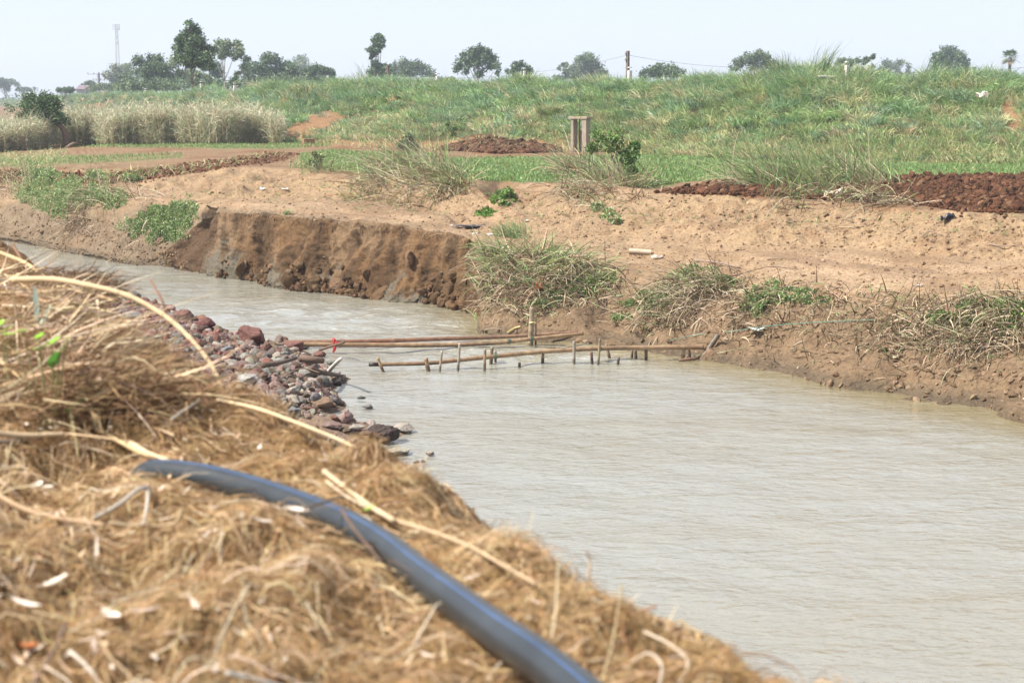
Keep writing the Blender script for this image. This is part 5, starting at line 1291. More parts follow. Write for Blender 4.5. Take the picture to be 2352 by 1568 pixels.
bstick('thin tangled stick across the rubble', [(640, 872), (690, 846), (735, 856)], .012, .01, (.2, .13, .09), (.62, .62, .55))
bstick('leaning white-grey stake at the tip of the rubble', [(752, 856), (768, 838), (783, 824)], .038, .034, (.56, .53, .48), (.12, .38, .6), 'stake', 'stake')

# ------------------------------------------------------------------ the bamboo weir
def bamboo(name, label, pts, r0, r1, cat, seglen=.36, col=(.33, .215, .12), red=None, group=None, sides=12, sag=None, top=True):
    pts = np.array(pts, float); L = np.linalg.norm(np.diff(pts, axis=0), axis=1).sum()
    n = max(14, int(L / .03)); path = spline(pts, n) if len(pts) > 2 else np.linspace(pts[0], pts[1], n)
    s = np.linspace(0, L, n); ph = (s / seglen + .37) % 1.0
    nodeb = np.exp(-(np.minimum(ph, 1 - ph) * seglen / .016) ** 2)
    rad = np.linspace(r0, r1, n) * (1 + .13 * nodeb)
    c = np.asarray(col)[None] * (1 + .16 * noise(s * 2.1, s * 0, s=int(abs(pts[0, 0]) * 50)))[:, None]
    if red is not None:
        w = np.clip(.5 + .9 * noise(s * .8 + 4, s * 0, s=33), 0, 1)[:, None] * red
        c = c * (1 - w) + np.array([.26, .095, .055]) * w
    c = c * (1 - .45 * nodeb[:, None]) + np.array([.5, .42, .3]) * .45 * nodeb[:, None] * .55
    t = tube(path, rad, sides, c)
    V, f, cc = t
    cc = np.where((V[:, 2] < .10)[:, None], cc * np.array([.42, .4, .38]), cc)
    o = mesh(name, V, f, M_BAMBOO, cc, smooth=True)
    return tag(o, label, cat, group)
def at_d(u, v, d): return P(u, v, d)
bamboo('bamboo_pole', 'rear reddish bamboo pole of the upper pair crossing the river', [at_d(634, 786, 33.9), at_d(830, 784, 34.1), at_d(1014, 778, 34.45), at_d(1140, 774, 34.7), at_d(1230, 769, 34.85), at_d(1327, 763, 35.0)], .046, .034, 'bamboo pole', col=(.26, .15, .09), red=.5)
bamboo('bamboo_pole', 'front tan bamboo pole of the upper pair with a red rag tied on', [at_d(628, 790, 33.4), at_d(827, 792, 33.55), at_d(1014, 792, 33.8), at_d(1139, 787, 34.0), at_d(1222, 778, 34.05), at_d(1339, 766, 34.4)], .048, .038, 'bamboo pole', red=.15)
bamboo('bamboo_pole', 'lower long bamboo pole with a charred left end laid on stakes', [at_d(849, 837, 31.25), at_d(977, 834, 31.4), at_d(1052, 827, 31.6), at_d(1139, 818, 31.8), at_d(1252, 807, 32.0), at_d(1377, 800, 32.2), at_d(1500, 798, 32.4), at_d(1615, 797, 32.55)], .036, .047, 'bamboo pole', red=.28)
V = tube([at_d(847, 837, 31.24), at_d(872, 836.5, 31.27)], .0375, 12, (.035, .025, .02))
tag(mesh('charred_sleeve', V[0], V[1], M_BAMBOO, V[2], smooth=True), 'blackened wrapping on the left end of the lower bamboo pole', 'wrapping')
STK = [  # u_top, v_top, u_base, v_base, d, r, colour, label
    (867, 821, 880, 853, 31.15, .028, (.36, .25, .14), 'short leaning stake nearest the charred pole end'),
    (978, 822, 984, 852, 31.25, .038, (.36, .25, .15), 'stout leaning bamboo stake with wire ties, second from the charred end'),
    (1015, 806, 1010, 852, 31.2, .022, (.40, .33, .25), 'thin grey stake right of the stout leaning one'),
    (1056, 788, 1052, 848, 31.35, .024, (.40, .34, .27), 'tall thin grey stake rising well above the lower pole'),
    (1114, 801, 1113, 845, 31.55, .026, (.36, .26, .15), 'left stake of the close trio on the lower pole'),
    (1130, 797, 1127, 844, 32.1, .034, (.33, .25, .16), 'thick middle stake of the close trio'),
    (1138, 806, 1138, 844, 32.2, .022, (.22, .16, .11), 'dark right stake of the close trio'),
    (1193, 832, 1193, 842, 31.75, .026, (.16, .11, .08), 'lone broken stub barely above the water'),
    (1247, 812, 1246, 837, 32.05, .03, (.26, .19, .13), 'stake under the middle of the lower pole'),
    (1319, 783, 1318, 833, 32.0, .03, (.40, .34, .27), 'pale grey stake standing in front of the lower pole'),
    (1358, 808, 1360, 833, 32.05, .026, (.22, .11, .08), 'short reddish stake below the lower pole'),
    (1378, 778, 1374, 833, 32.0, .024, (.36, .27, .17), 'slim tall stake with a green tie on the lower pole'),
    (1392, 790, 1402, 831, 32.5, .03, (.24, .18, .12), 'slanting stake behind the lower pole'),
    (1421, 820, 1420, 829, 32.0, .026, (.20, .13, .09), 'tiny stub right of the slanting stake'),
    (1452, 803, 1451, 829, 32.6, .025, (.22, .15, .10), 'left one of the twin stakes under the lower pole'),
    (1459, 803, 1461, 829, 32.5, .03, (.19, .14, .10), 'right one of the twin stakes under the lower pole'),
    (1484, 804, 1484, 829, 32.4, .03, (.16, .10, .075), 'dark wet stake right of the twin stakes'),
    (1222, 706, 1218, 797, 34.25, .052, (.36, .28, .18), 'tallest thick bamboo post holding the upper pole pair'),
    (1230, 738, 1230, 772, 34.35, .022, (.22, .15, .10), 'thin dark stick tied behind the tallest post'),
    (1571, 800, 1568, 826, 32.5, .034, (.48, .37, .23), 'pale thick stake at the muddy bank under the lower pole'),
    (1582, 800, 1585, 828, 32.7, .028, (.17, .11, .075), 'dark stake at the muddy bank right of the pale one'),
    (1650, 768, 1606, 834, 32.6, .05, (.20, .15, .10), 'dark slanting plank leaning on the muddy bank at the pole end'),
]
for i, (u0, v0, u1, v1, d, r, c, lab) in enumerate(STK):
    a, b_ = np.array(at_d(u0, v0, d)), np.array(at_d(u1, v1, d + (0.0 if i != 21 else -.1)))
    low = b_ + (b_ - a) / np.linalg.norm(b_ - a) * .4
    bamboo('bamboo_stake' if 'plank' not in lab else 'wooden_plank', lab, [a, low], r, r * 1.02, 'stake' if 'plank' not in lab else 'plank', seglen=.28, col=c, sides=9)
t = tube([at_d(1560, 827, 32.3), at_d(1598, 823, 32.4), at_d(1604, 821, 32.45)], .03, 8, (.15, .09, .06)); tag(mesh('driftwood', t[0], t[1], M_BARK, t[2], smooth=True), 'dark stick lying at the water under the pole end on the right', 'driftwood')
# the red rag and the stick it holds
bstick('dark crossing stick tied to the front bamboo pole by the red rag', [(733, 804), (770, 792), (790, 786)], .026, .024, (.16, .10, .07), (.1, .24, .33))
def rag(label, c, size, n, col, name, cat, group=None, flat=.5):
    """crumpled sheet"""
    m = n; g = np.linspace(-1, 1, m); x, y = np.meshgrid(g, g); o_ = RNG.uniform(0, 50)
    z = .55 * fbm(x * 1.4 + o_, y * 1.4, s=95, oct=3)
    rr = 1 - .25 * noise(np.arctan2(y, x) * 1.5 + o_, x * 0, s=96)
    V = np.stack([x * rr + .25 * fbm(x * 2 + o_, y * 2 + 7, s=97, oct=2), y * rr, z * flat * 2 + .15 * np.abs(x)], -1).reshape(-1, 3)
    V = V * np.asarray(size) * .5 + np.asarray(c)
    return tag(mesh(name, V, grid_faces(m, m), M_CLOTH, np.asarray(col, float), smooth=True), label, cat, group)
rp = at_d(769, 790, 33.45)
root = empty('red_rag', rp, 'red cloth knotted round the front bamboo pole', 'rag')
parts = []
for k in range(3):
    an = np.linspace(0, 2 * PI, 14)
    parts.append(tube(np.stack([rp[0] + (k - 1) * .022 + 0 * an, rp[1] + .056 * np.cos(an), rp[2] + .056 * np.sin(an)], -1), .012, 6, (.52, .03, .025), cap=False))
t = merge(parts); mesh('knot', t[0], t[1], M_CLOTH, t[2], smooth=True, parent=root)
for dx, dz, dy in ((-.04, .12, -.02), (.04, .03, -.07), (-.03, -.16, -.06)):
    p0 = rp + np.array([0, -.05, 0]); p1 = rp + np.array([dx, dy, dz])
    t = tube(spline([p0, (p0 + p1) / 2 + np.array([.02, -.02, .015]), p1], 7), np.array([.012, .02, .028, .03, .03, .024, .008]), 6, (.50, .035, .03)); mesh('rag_end', t[0], t[1], M_CLOTH, t[2], smooth=True, parent=root)
def tie(label, u, v, d, r, col):
    c = at_d(u, v, d); an = np.linspace(0, 2 * PI, 14); parts = []
    for k in range(4):
        parts.append(tube(np.stack([c[0] + (k - 1.5) * .016 + 0 * an, c[1] + r * np.cos(an), c[2] + r * np.sin(an)], -1), .006, 5, col, cap=False))
    t = merge(parts); tag(mesh('rope_tie', t[0], t[1], M_CLOTH, t[2]), label, 'rope tie')
tie('dark green tie joining the upper poles to the tallest post', 1222, 780, 34.05, .062, (.07, .12, .09))
tie('green tie on the upper pole left of the tallest post', 1169, 784, 34.0, .052, (.07, .13, .10))
tie('green tie fixing the slim tall stake to the lower pole', 1376, 801, 32.15, .056, (.14, .28, .16))
tie('greenish tie round the lower pole at the tall thin stake', 1054, 827, 31.6, .048, (.18, .22, .14))
tie('greenish tie round the lower pole at the close trio', 1138, 818, 31.8, .05, (.14, .2, .12))
def rope(label, px, r, col, cat='rope'):
    pts = [hit(u, v) + np.array([0, -.03, .03]) if len(q) == 0 else at_d(u, v, q[0]) for (u, v, *q) in px]
    t = tube(spline(pts, 10 * len(px)), r, 5, col); tag(mesh('thin_rope', t[0], t[1], M_CLOTH, t[2]), label, cat)
rope('thin green rope running along the mud above the pole end', [(1540, 785), (1600, 772), (1680, 764), (1760, 752), (1900, 742), (2010, 738)], .008, (.16, .30, .22))
rope('slack yellow-green cord from the pole end over the mud', [(1585, 822), (1660, 812), (1720, 800)], .006, (.35, .38, .2))
rope('short yellow rope end on the mud left of the tallest post', [(1168, 766), (1182, 757), (1196, 752)], .014, (.62, .55, .18))
rope('yellow cord tied on the tallest post', [(1216, 742, 34.2), (1224, 740, 34.18), (1231, 742, 34.2)], .012, (.62, .52, .2))

# ------------------------------------------------------------------ things lying on the far bank
q = hit(1470, 584); ax = np.array([.995, -.12, -.045])
root = empty('drain_pipe', q, 'short broken fibre-cement drain pipe lying on the terrace', 'drain pipe')
L_ = .50; r = .062; path = np.array([q + ax * L_ * (t - .5) + np.array([0, 0, r * .9]) for t in np.linspace(0, 1, 12)])
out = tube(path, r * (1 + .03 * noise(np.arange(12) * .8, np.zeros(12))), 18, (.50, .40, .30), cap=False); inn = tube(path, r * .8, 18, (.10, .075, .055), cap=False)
mesh('pipe_wall', out[0], out[1], M_CONC, out[2], smooth=True, parent=root)
mesh('pipe_bore', inn[0], inn[1], M_CONC, inn[2], smooth=True, parent=root)
for e in (0, 11):
    o_, i_ = out[0][e * 18:(e + 1) * 18], inn[0][e * 18:(e + 1) * 18]
    V = np.concatenate([o_, i_]); j = np.arange(18); k = (j + 1) % 18
    mesh('pipe_rim', V, np.stack([j, k, k + 18, j + 18], -1), M_CONC, np.array([.40, .32, .24]), parent=root)
def scrap(label, u, v, w, h, col, n=9, name='plastic_scrap', cat='litter', group=None):
    q = hit(u, v); sc = q[1] / F
    if 'embankment' in label: q = q + np.array([0, -.5, .42]); w, h = w * 1.2, h * 1.1
    return rag(label, q + np.array([0, -.02, h * sc * .45]), (w * sc, w * sc * .8, h * sc * 1.6), n, col, name, cat, group)
scrap('white plastic scrap beside the right end of the drain pipe', 1508, 595, 26, 9, (.75, .73, .70))
scrap('crumpled black plastic bag at the foot of the ploughed soil', 2176, 508, 30, 22, (.03, .035, .05), 14, 'plastic_bag', 'plastic bag')
scrap('whitish bag caught in the grass high on the right embankment', 2249, 252, 22, 20, (.75, .66, .58), 14, 'plastic_bag', 'plastic bag')
scrap('white litter ball on the left terrace', 602, 437, 11, 8, (.82, .82, .82), group=None)
scrap('white flat litter right of the litter ball', 655, 436, 14, 5, (.80, .80, .80))
scrap('white scrap caught among the stems of the broad reed clump', 1058, 402, 9, 7, (.78, .76, .72))
scrap('white bottle cap on the terrace above the collapse', 1035, 520, 7, 5, (.75, .75, .72))
scrap('dark burnt litter pile on the terrace above the collapse', 1080, 522, 66, 8, (.06, .055, .06), 16, 'ash_pile', 'litter')
scrap('white paper by the dark litter pile', 1125, 540, 16, 5, (.80, .78, .74))
scrap('small white paper on the terrace rim of the collapse', 1085, 538, 10, 4, (.76, .73, .68))
scrap('white scrap at the foot of the creeping vine', 1208, 509, 10, 5, (.8, .78, .74))
scrap('white pale stone-like litter under the drooping reeds', 1405, 487, 14, 14, (.62, .55, .45))
scrap('whitish rag hanging in the wind-bent reeds', 1912, 455, 34, 22, (.62, .54, .42), 14, 'old_rag', 'rag')
scrap('rust-orange rag hanging under the long grass clump', 1241, 668, 18, 30, (.36, .10, .03), 14, 'orange_rag', 'rag')
scrap('pale plastic strip at the end of the green rope', 1738, 762, 30, 14, (.66, .72, .66), 10)
scrap('pale clod-like scrap on the terrace at the right', 2306, 720, 12, 8, (.6, .56, .5))
scrap('grey-white scrap on the terrace below the long sticks', 2113, 657, 12, 6, (.66, .62, .56))
scrap('white chip low on the mud at the right', 2352, 917, 8, 6, (.74, .72, .68))
scrap('pale flat chip on the muddy slope in the root mat shadow', 2057, 823, 14, 8, (.60, .50, .38))
def fstick(label, px, r, col, lift=.03, name='dead_stick', cat='stick'):
    pts = np.array([hit(u, v) for u, v in px]) + np.array([0, -.01, lift]); pts[len(pts) // 2, 2] += .03
    n = 5 * len(px); t = tube(spline(pts, n), np.linspace(r, r * .7, n), 6, np.asarray(col) * (1 + .12 * noise(np.arange(n) * .8, np.zeros(n), s=int(px[0][0])))[:, None])
    tag(mesh(name, t[0], t[1], M_STEM, t[2], smooth=True), label, cat)
fstick('grey straight branch lying on the terrace right of the drain pipe', [(1594, 601), (1640, 608), (1702, 618)], .022, (.30, .22, .17))
fstick('short brown stick on the terrace at the right', [(1762, 598), (1800, 599), (1828, 597)], .016, (.26, .18, .12))
fstick('long dark bowed stalk crossing the bank crest', [(1660, 655), (1700, 642), (1760, 630), (1800, 628), (1834, 632)], .013, (.20, .14, .10), .12)
fstick('bent dead twig on the right slope', [(2268, 566), (2310, 574), (2345, 566)], .014, (.32, .23, .17), .05)
fstick('little dark twig bundle on the right slope', [(2120, 548), (2140, 540), (2165, 545)], .012, (.28, .2, .15), .05)
fstick('pale curved reed lying on the slope below the wind-bent reeds', [(1925, 527), (1965, 526), (2000, 512), (2015, 490)], .011, (.52, .38, .24), .06)
fstick('pale stick standing out of the wind-bent reeds', [(1980, 470), (1986, 440), (1992, 420)], .012, (.58, .44, .29), .05)
fstick('grey twig lying on the left terrace', [(745, 592), (790, 600)], .01, (.3, .22, .16), .03)
fstick('long grey stalk sloping down the centre bank to the mud', [(1598, 652), (1540, 690), (1490, 720), (1430, 775)], .012, (.42, .34, .25), .10)
fstick('second grey stalk sloping beside the long one on the centre bank', [(1630, 665), (1560, 700), (1500, 750)], .010, (.38, .3, .22), .10)
fstick('dark slim branch lying low on the centre bank', [(1700, 690), (1640, 715), (1560, 755), (1500, 790)], .012, (.24, .16, .11), .06)
fstick('arched dry reed over the vine patch at the right edge', [(2195, 712), (2260, 690), (2352, 694), (2420, 712)], .012, (.46, .36, .25), .16)
fstick('thin tall bent twig on the terrace at the right', [(2098, 668), (2108, 650), (2118, 632)], .007, (.3, .22, .16), .02)

# ------------------------------------------------------------------ the concrete sluice and small things along the embankment
q = hit(1333, 350); q[2] -= .05; sc = q[1] / F
root = empty('sluice_gate', q, 'small weathered concrete sluice frame with a dark lifting rod', 'sluice gate', rz=-.5)
def sp(nm, c, s, col, mt=M_CONC, bev=.015):
    b_ = bevbox(c, s, bev, col=col); return mesh(nm, b_[0], b_[1], mt, b_[2], parent=root, local=False)
H_ = 78 * sc
CC = (.36, .30, .235)
sp('post', (-.30, 0, H_ * .5), (.13, .42, H_), CC); sp('post', (.30, 0, H_ * .5), (.22, .42, H_), CC)
sp('top_beam', (0, 0, H_ + .055), (.92, .5, .11), (.38, .30, .22))
sp('back_plate', (.08, .17, H_ * .33), (.32, .06, H_ * .66), (.30, .25, .2))
t = tube([(-.02, -.02, .1), (.0, -.02, H_ + 1.15)], .026, 8, (.03, .035, .035)); mesh('lifting_rod', t[0], t[1], M_METAL, t[2], smooth=True, parent=root, local=False)
L = leafcloud([q + np.array([0.0, -.05, H_ + .17])], [[.42, .2, .08]], 110, (.05, .1), GRN); o = mesh('rooftop_weed', L[0], L[1], M_LEAF, L[2]); tag(o, 'little green weeds growing on top of the concrete sluice', 'weed')
def marker(label, u, v, w, h, lean=0.0):
    q = hit(u, v); sc = q[1] / F; hh = h * sc + .5
    root = empty('marker_post', q, label, 'marker post', 'white marker posts on the embankment')
    b_ = bevbox((0, 0, hh * .5 - .3), (w * sc, w * sc, hh + .3), .012, rz=.5, ry=lean, col=(.70, .62, .58)); mesh('shaft', b_[0], b_[1], M_PAINT, b_[2], parent=root, local=False)
    b_ = bevbox((lean * hh * .9, 0, hh + .0), (w * sc * .98, w * sc * .98, .05), .014, rz=.5, col=(.74, .68, .64)); mesh('cap', b_[0], b_[1], M_PAINT, b_[2], parent=root, local=False)
marker('white marker post just right of the dark concrete pole', 1447, 196, 8, 22)
marker('white marker post near the dark slab on the right embankment', 1943, 198, 7, 28)
marker('white marker post right of the tall leafy tree, the taller of two', 541, 213, 6, 16)
marker('white marker post right of the tall leafy tree, the shorter one', 465, 214, 6, 11)
marker('small white marker post left of the tall leafy tree', 335, 216, 6, 6)
marker('white marker post in front of the grey farm roof', 1006, 196, 8, 12)
marker('thin white marker post under the small tree in the middle', 1206, 197, 5, 18)
q = hit(1895, 203); sc = q[1] / F
root = empty('stone_slab', q, 'pale-topped dark slab lying in the grass of the right embankment', 'slab')
b_ = bevbox((0, -.35, .42), (40 * sc, .4, .13), .03, ry=.03, col=(.10, .10, .11)); mesh('slab_body', b_[0], b_[1], M_CONC, b_[2], parent=root, local=False)
b_ = bevbox((0, -.35, .51), (38 * sc, .38, .06), .02, ry=.03, col=(.62, .56, .50)); mesh('slab_crust', b_[0], b_[1], M_CONC, b_[2], parent=root, local=False)
q = hit(708, 331); sc = q[1] / F
b_ = bevbox(q + np.array([0, 0, 6 * sc]), (26 * sc, .5, 13 * sc), .02, rz=.4, col=(.25, .16, .09)); tag(mesh('wooden_crate', b_[0], b_[1], M_BARK, b_[2]), 'brown box-shaped block on the bare soil at the foot of the embankment', 'block')

# ------------------------------------------------------------------ poles, wires, tower and houses behind
def pole(label, u, vt, d, r, col=(.20, .17, .145), arms=None, name='utility_pole'):
    top = P(u, vt, d); b0 = np.array([top[0], top[1], 2.0])
    root = empty(name, b0, label, 'utility pole')
    h = top[2] - 2.0
    b_ = bevbox((0, 0, h / 2), (r * 2, r * 2, h), .02, rz=.7, col=col); mesh('shaft', b_[0], b_[1], M_CONC, b_[2], parent=root, local=False)
    if arms:
        for (dz, w) in arms:
            b_ = bevbox((0, -.06, h - dz), (w, .10, .10), .01, col=(.3, .3, .32)); mesh('crossarm', b_[0], b_[1], M_METAL, b_[2], parent=root, local=False)
            for sx in (-.47, -.2, .2, .47):
                t = tube([(w * sx, -.06, h - dz + .04), (w * sx, -.06, h - dz + .32)], np.array([.05, .09]), 7, (.35, .2, .15)); mesh('insulator', t[0], t[1], M_METAL, t[2], parent=root, local=False)
    else:
        for dz in (.25, .6):
            t = tube([(-r * 1.6, -.05, h - dz), (-r * 1.6, -.05, h - dz + .14)], .05, 7, (.35, .3, .27)); mesh('insulator', t[0], t[1], M_METAL, t[2], parent=root, local=False)
    return top
PT = pole('dark square concrete pole rising behind the embankment crest with a wire each side', 1442, 117, 105, .085)
pole('brown square pole between the thin tall tree and the wide tree', 890.5, 151, 150, .10, (.22, .15, .11))
pole('distant power pole with a crossarm left of the cell tower', 226, 167, 330, .20, (.33, .33, .35), [(.3, 4.2), (1.4, 2.2)])
def wire(label, a, b_, sag, r):
    a, b_ = np.asarray(a), np.asarray(b_); t = np.linspace(0, 1, 24)[:, None]
    p = a * (1 - t) + b_ * t; p[:, 2] -= (4 * sag * t * (1 - t))[:, 0]
    q = tube(p, r, 4, (.10, .10, .11)); tag(mesh('overhead_wire', q[0], q[1], M_METAL, q[2]), label, 'overhead wire')
wire('overhead wire running left from the dark concrete pole', PT - [0, 0, .25], P(1130, 168, 140), .35, .008)
wire('overhead wire running right from the dark concrete pole', PT - [0, 0, .25], P(1840, 152, 112), .35, .008)
wire('overhead wire between trees at the far right', P(1880, 166, 180), P(2420, 148, 150), .5, .016)
wire('overhead wire behind the farm roof', P(880, 172, 200), P(1130, 176, 200), .3, .016)
# cell tower
tt = P(266.5, 56, 620); zb = 2.0; hT = tt[2] - zb
root = empty('cell_tower', (tt[0], tt[1], zb), 'slim distant cell tower with antennas at its top', 'cell tower')
parts = []
for k in range(3):
    a = k * 2 * PI / 3 + .3
    parts.append(tube([(1.1 * math.cos(a), 1.1 * math.sin(a), 0), (.45 * math.cos(a), .45 * math.sin(a), hT)], .11, 5, (.45, .42, .42)))
for i in range(26):
    z0, z1 = hT * i / 26, hT * (i + 1) / 26; f0, f1 = 1.1 - .65 * i / 26, 1.1 - .65 * (i + 1) / 26
    for k in range(3):
        a, b2 = k * 2 * PI / 3 + .3, (k + 1) * 2 * PI / 3 + .3
        parts.append(tube([(f0 * math.cos(a), f0 * math.sin(a), z0), (f1 * math.cos(b2), f1 * math.sin(b2), z1)], .06, 4, (.45, .40, .40)))
t = merge(parts); mesh('lattice_mast', t[0], t[1], M_METAL, t[2], parent=root, local=False)
for k in range(6):
    a = k * PI / 3; b_ = bevbox((1.15 * math.cos(a), 1.15 * math.sin(a), hT - 1.0), (.32, .2, 2.1), .03, rz=a + PI / 2, col=(.62, .62, .64)); mesh('antenna', b_[0], b_[1], M_PAINT, b_[2], parent=root, local=False)
t = merge([tube([(1.15 * math.cos(a), 1.15 * math.sin(a), hT + z) for a in np.linspace(0, 2 * PI, 13)], .06, 5, (.5, .5, .5), cap=False) for z in (-1.9, -.1)]); mesh('ring', t[0], t[1], M_METAL, t[2], parent=root, local=False)
for zz in (hT - 4.5, hT - 6.5):
    t = tube([(.3, -.9, zz), (.3, -1.15, zz)], .45, 12, (.55, .55, .57)); mesh('dish', t[0], t[1], M_PAINT, t[2], parent=root, local=False)
def house(label, u0, u1, v_eave, v_ridge, d, rc, wc):
    a, b_ = P(u0, v_eave, d), P(u1, v_eave, d); r = P(u0, v_ridge, d + 4)
    w = b_[0] - a[0]; cx = (a[0] + b_[0]) / 2; ze, zr = a[2], r[2]
    root = empty('farm_house', (cx, d + 4, 2), label, 'house')
    he = ze - 2
    bb_ = box((0, 0, he / 2), (w * .94, 7.0, he), col=wc); mesh('wall', bb_[0], bb_[1], M_PAINT, bb_[2], parent=root, local=False)
    zz = zr - 2; V = np.array([(-w / 2, -4, he), (w / 2, -4, he), (w / 2, 4, he), (-w / 2, 4, he), (-w / 2 * .9, 0, zz), (w / 2 * .9, 0, zz), (-w / 2, -4, he - .15), (w / 2, -4, he - .15), (w / 2, 4, he - .15), (-w / 2, 4, he - .15)])
    mesh('roof', V, [np.array([[0, 1, 5, 4], [2, 3, 4, 5], [0, 6, 7, 1], [1, 7, 8, 2], [2, 8, 9, 3], [3, 9, 6, 0], [6, 9, 8, 7]]), np.array([[1, 2, 5], [3, 0, 4]])], M_CONC, np.array(rc), parent=root, local=False)
    for sx in (-.25, .25):
        bb_ = box((w * sx, -3.52, he * .55), (.9, .06, 1.1), col=(.08, .08, .09)); mesh('window', bb_[0], bb_[1], M_METAL, bb_[2], parent=root, local=False)
    bb_ = box((0, -3.52, he * .4), (.9, .06, 1.9), col=(.16, .11, .08)); mesh('door', bb_[0], bb_[1], M_BARK, bb_[2], parent=root, local=False)
house('low farm house with grey roof half hidden behind the embankment crest', 905, 1000, 188, 178, 190, (.22, .22, .26), (.5, .47, .42))
house('distant house with dull violet roof below the power pole', 172, 214, 205, 196, 400, (.20, .15, .17), (.45, .42, .42))
house('small tiled house among the hazy trees below the cell tower', 274, 308, 214, 203, 430, (.30, .15, .12), (.5, .45, .42))

# ------------------------------------------------------------------ trees
def tree(name, label, u, vb, vt, w, d, blobs, n, size, cols, trunk=.10, zb=None, group='trees beyond the embankment', limbs=10, cat='tree', barkc=(.20, .15, .11), squash=.8, inner=.35):
    """blobs: (x, z, r) with x in -1..1 of the half width, z in 0..1 of the height, r relative to the half width"""
    top = P(u, vt, d); sc = d / F
    z0 = P(u, min(vb, 206 if u < 700 else 192), d)[2] if d > 150 else P(u, vb, d)[2]
    gz0 = z0 if zb is None else zb
    H = top[2] - z0; hw = w * sc * .5
    base = np.array([top[0], top[1], gz0])
    root = empty(name, base, label, cat, group)
    if isinstance(blobs, int):
        k = blobs * 2; blobs = []
        for i in range(k):
            z = RNG.uniform(.05, .9); x = RNG.uniform(-1, 1) * math.sqrt(max(.08, 1 - ((z - .36) / .58) ** 2)) * .92
            blobs.append((x, z, RNG.uniform(.15, .31)))
    c = np.array([base + np.array([x * hw, RNG.uniform(-.6, .6) * hw * min(1, .4 + abs(x)), z0 - gz0 + z * H]) for x, z, r in blobs])
    rr = np.array([[r * hw * 1.08, r * hw * 1.08, r * hw * squash * 1.08] for x, z, r in blobs])
    # leaves gathered in small tufts inside each clump
    n = int(n * 1.5); nt_ = max(10, n // 10); k = RNG.choice(len(c), nt_, p=rr[:, 0] ** 2 / (rr[:, 0] ** 2).sum())
    dv = RNG.normal(0, 1, (nt_, 3)); dv /= np.linalg.norm(dv, axis=1)[:, None]
    tc_ = c[k] + dv * rr[k] * (inner + (1 - inner) * RNG.random(nt_) ** .6)[:, None]
    m = RNG.integers(0, nt_, n)
    p = tc_[m] + RNG.normal(0, 1, (n, 3)) * (hw * .05 + .06 * rr[k[m], :1])
    s = RNG.uniform(size[0], size[1], n); R = rand_rot(n)
    a = R[:, :, 0] * s[:, None] * .5; b_ = R[:, :, 1] * s[:, None] * .3
    V = np.stack([p - a, p - b_, p + a, p + b_], 1).reshape(-1, 3)
    tcol = pick(cols, nt_, .2)[m] * (1 + RNG.normal(0, .1, (n, 1)))
    mesh('crown', V, np.arange(n * 4).reshape(n, 4), M_LEAF, np.repeat(tcol, 4, 0), parent=root)
    rt = trunk
    order = np.argsort([b2[1] for b2 in blobs]); hi = c[order[-1]]
    tr = spline([base - [0, 0, .3], base * .75 + hi * .25 + [RNG.normal(0, .02) * hw, 0, 0], base * .45 + hi * .55, hi], 12)
    parts = [tube(tr, np.linspace(rt, rt * .2, 12), 7, barkc)]
    for i in RNG.permutation(len(c))[:limbs]:
        f = np.clip((c[i][2] - base[2]) / max(hi[2] - base[2], .1) - .25, .12, .8); s0 = tr[int(f * 11)]
        parts.append(tube(spline([s0, s0 * .5 + c[i] * .5 + [0, 0, -.06 * H * RNG.random()], c[i]], 6), np.linspace(rt * .5, rt * .1, 6), 5, barkc))
    t = merge(parts); mesh('trunk', t[0], t[1], M_BARK, t[2], smooth=True, parent=root)
    return root
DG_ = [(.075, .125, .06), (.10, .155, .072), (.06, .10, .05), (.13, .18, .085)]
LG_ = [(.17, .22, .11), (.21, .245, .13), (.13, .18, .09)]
q = hit(443, 216)
tree('slender_tree', 'tall dark leafy tree with a thin straight trunk on the left embankment crest', 440, 212, 50, 108, q[1], [(-.12, .97, .16), (.10, .90, .20), (-.25, .84, .24), (.15, .80, .26), (-.45, .73, .26), (-.05, .72, .30), (.35, .72, .26), (-.45, .60, .30), (0, .6, .34), (.45, .6, .32), (-.62, .50, .26), (.15, .5, .34), (.68, .48, .28), (-.3, .46, .26), (.45, .42, .28), (.85, .38, .2), (-.1, .40, .22), (-.75, .62, .16)], 5200, (.14, .26), DG_, trunk=.055, group='trees on the embankment', limbs=14, barkc=(.17, .13, .10))
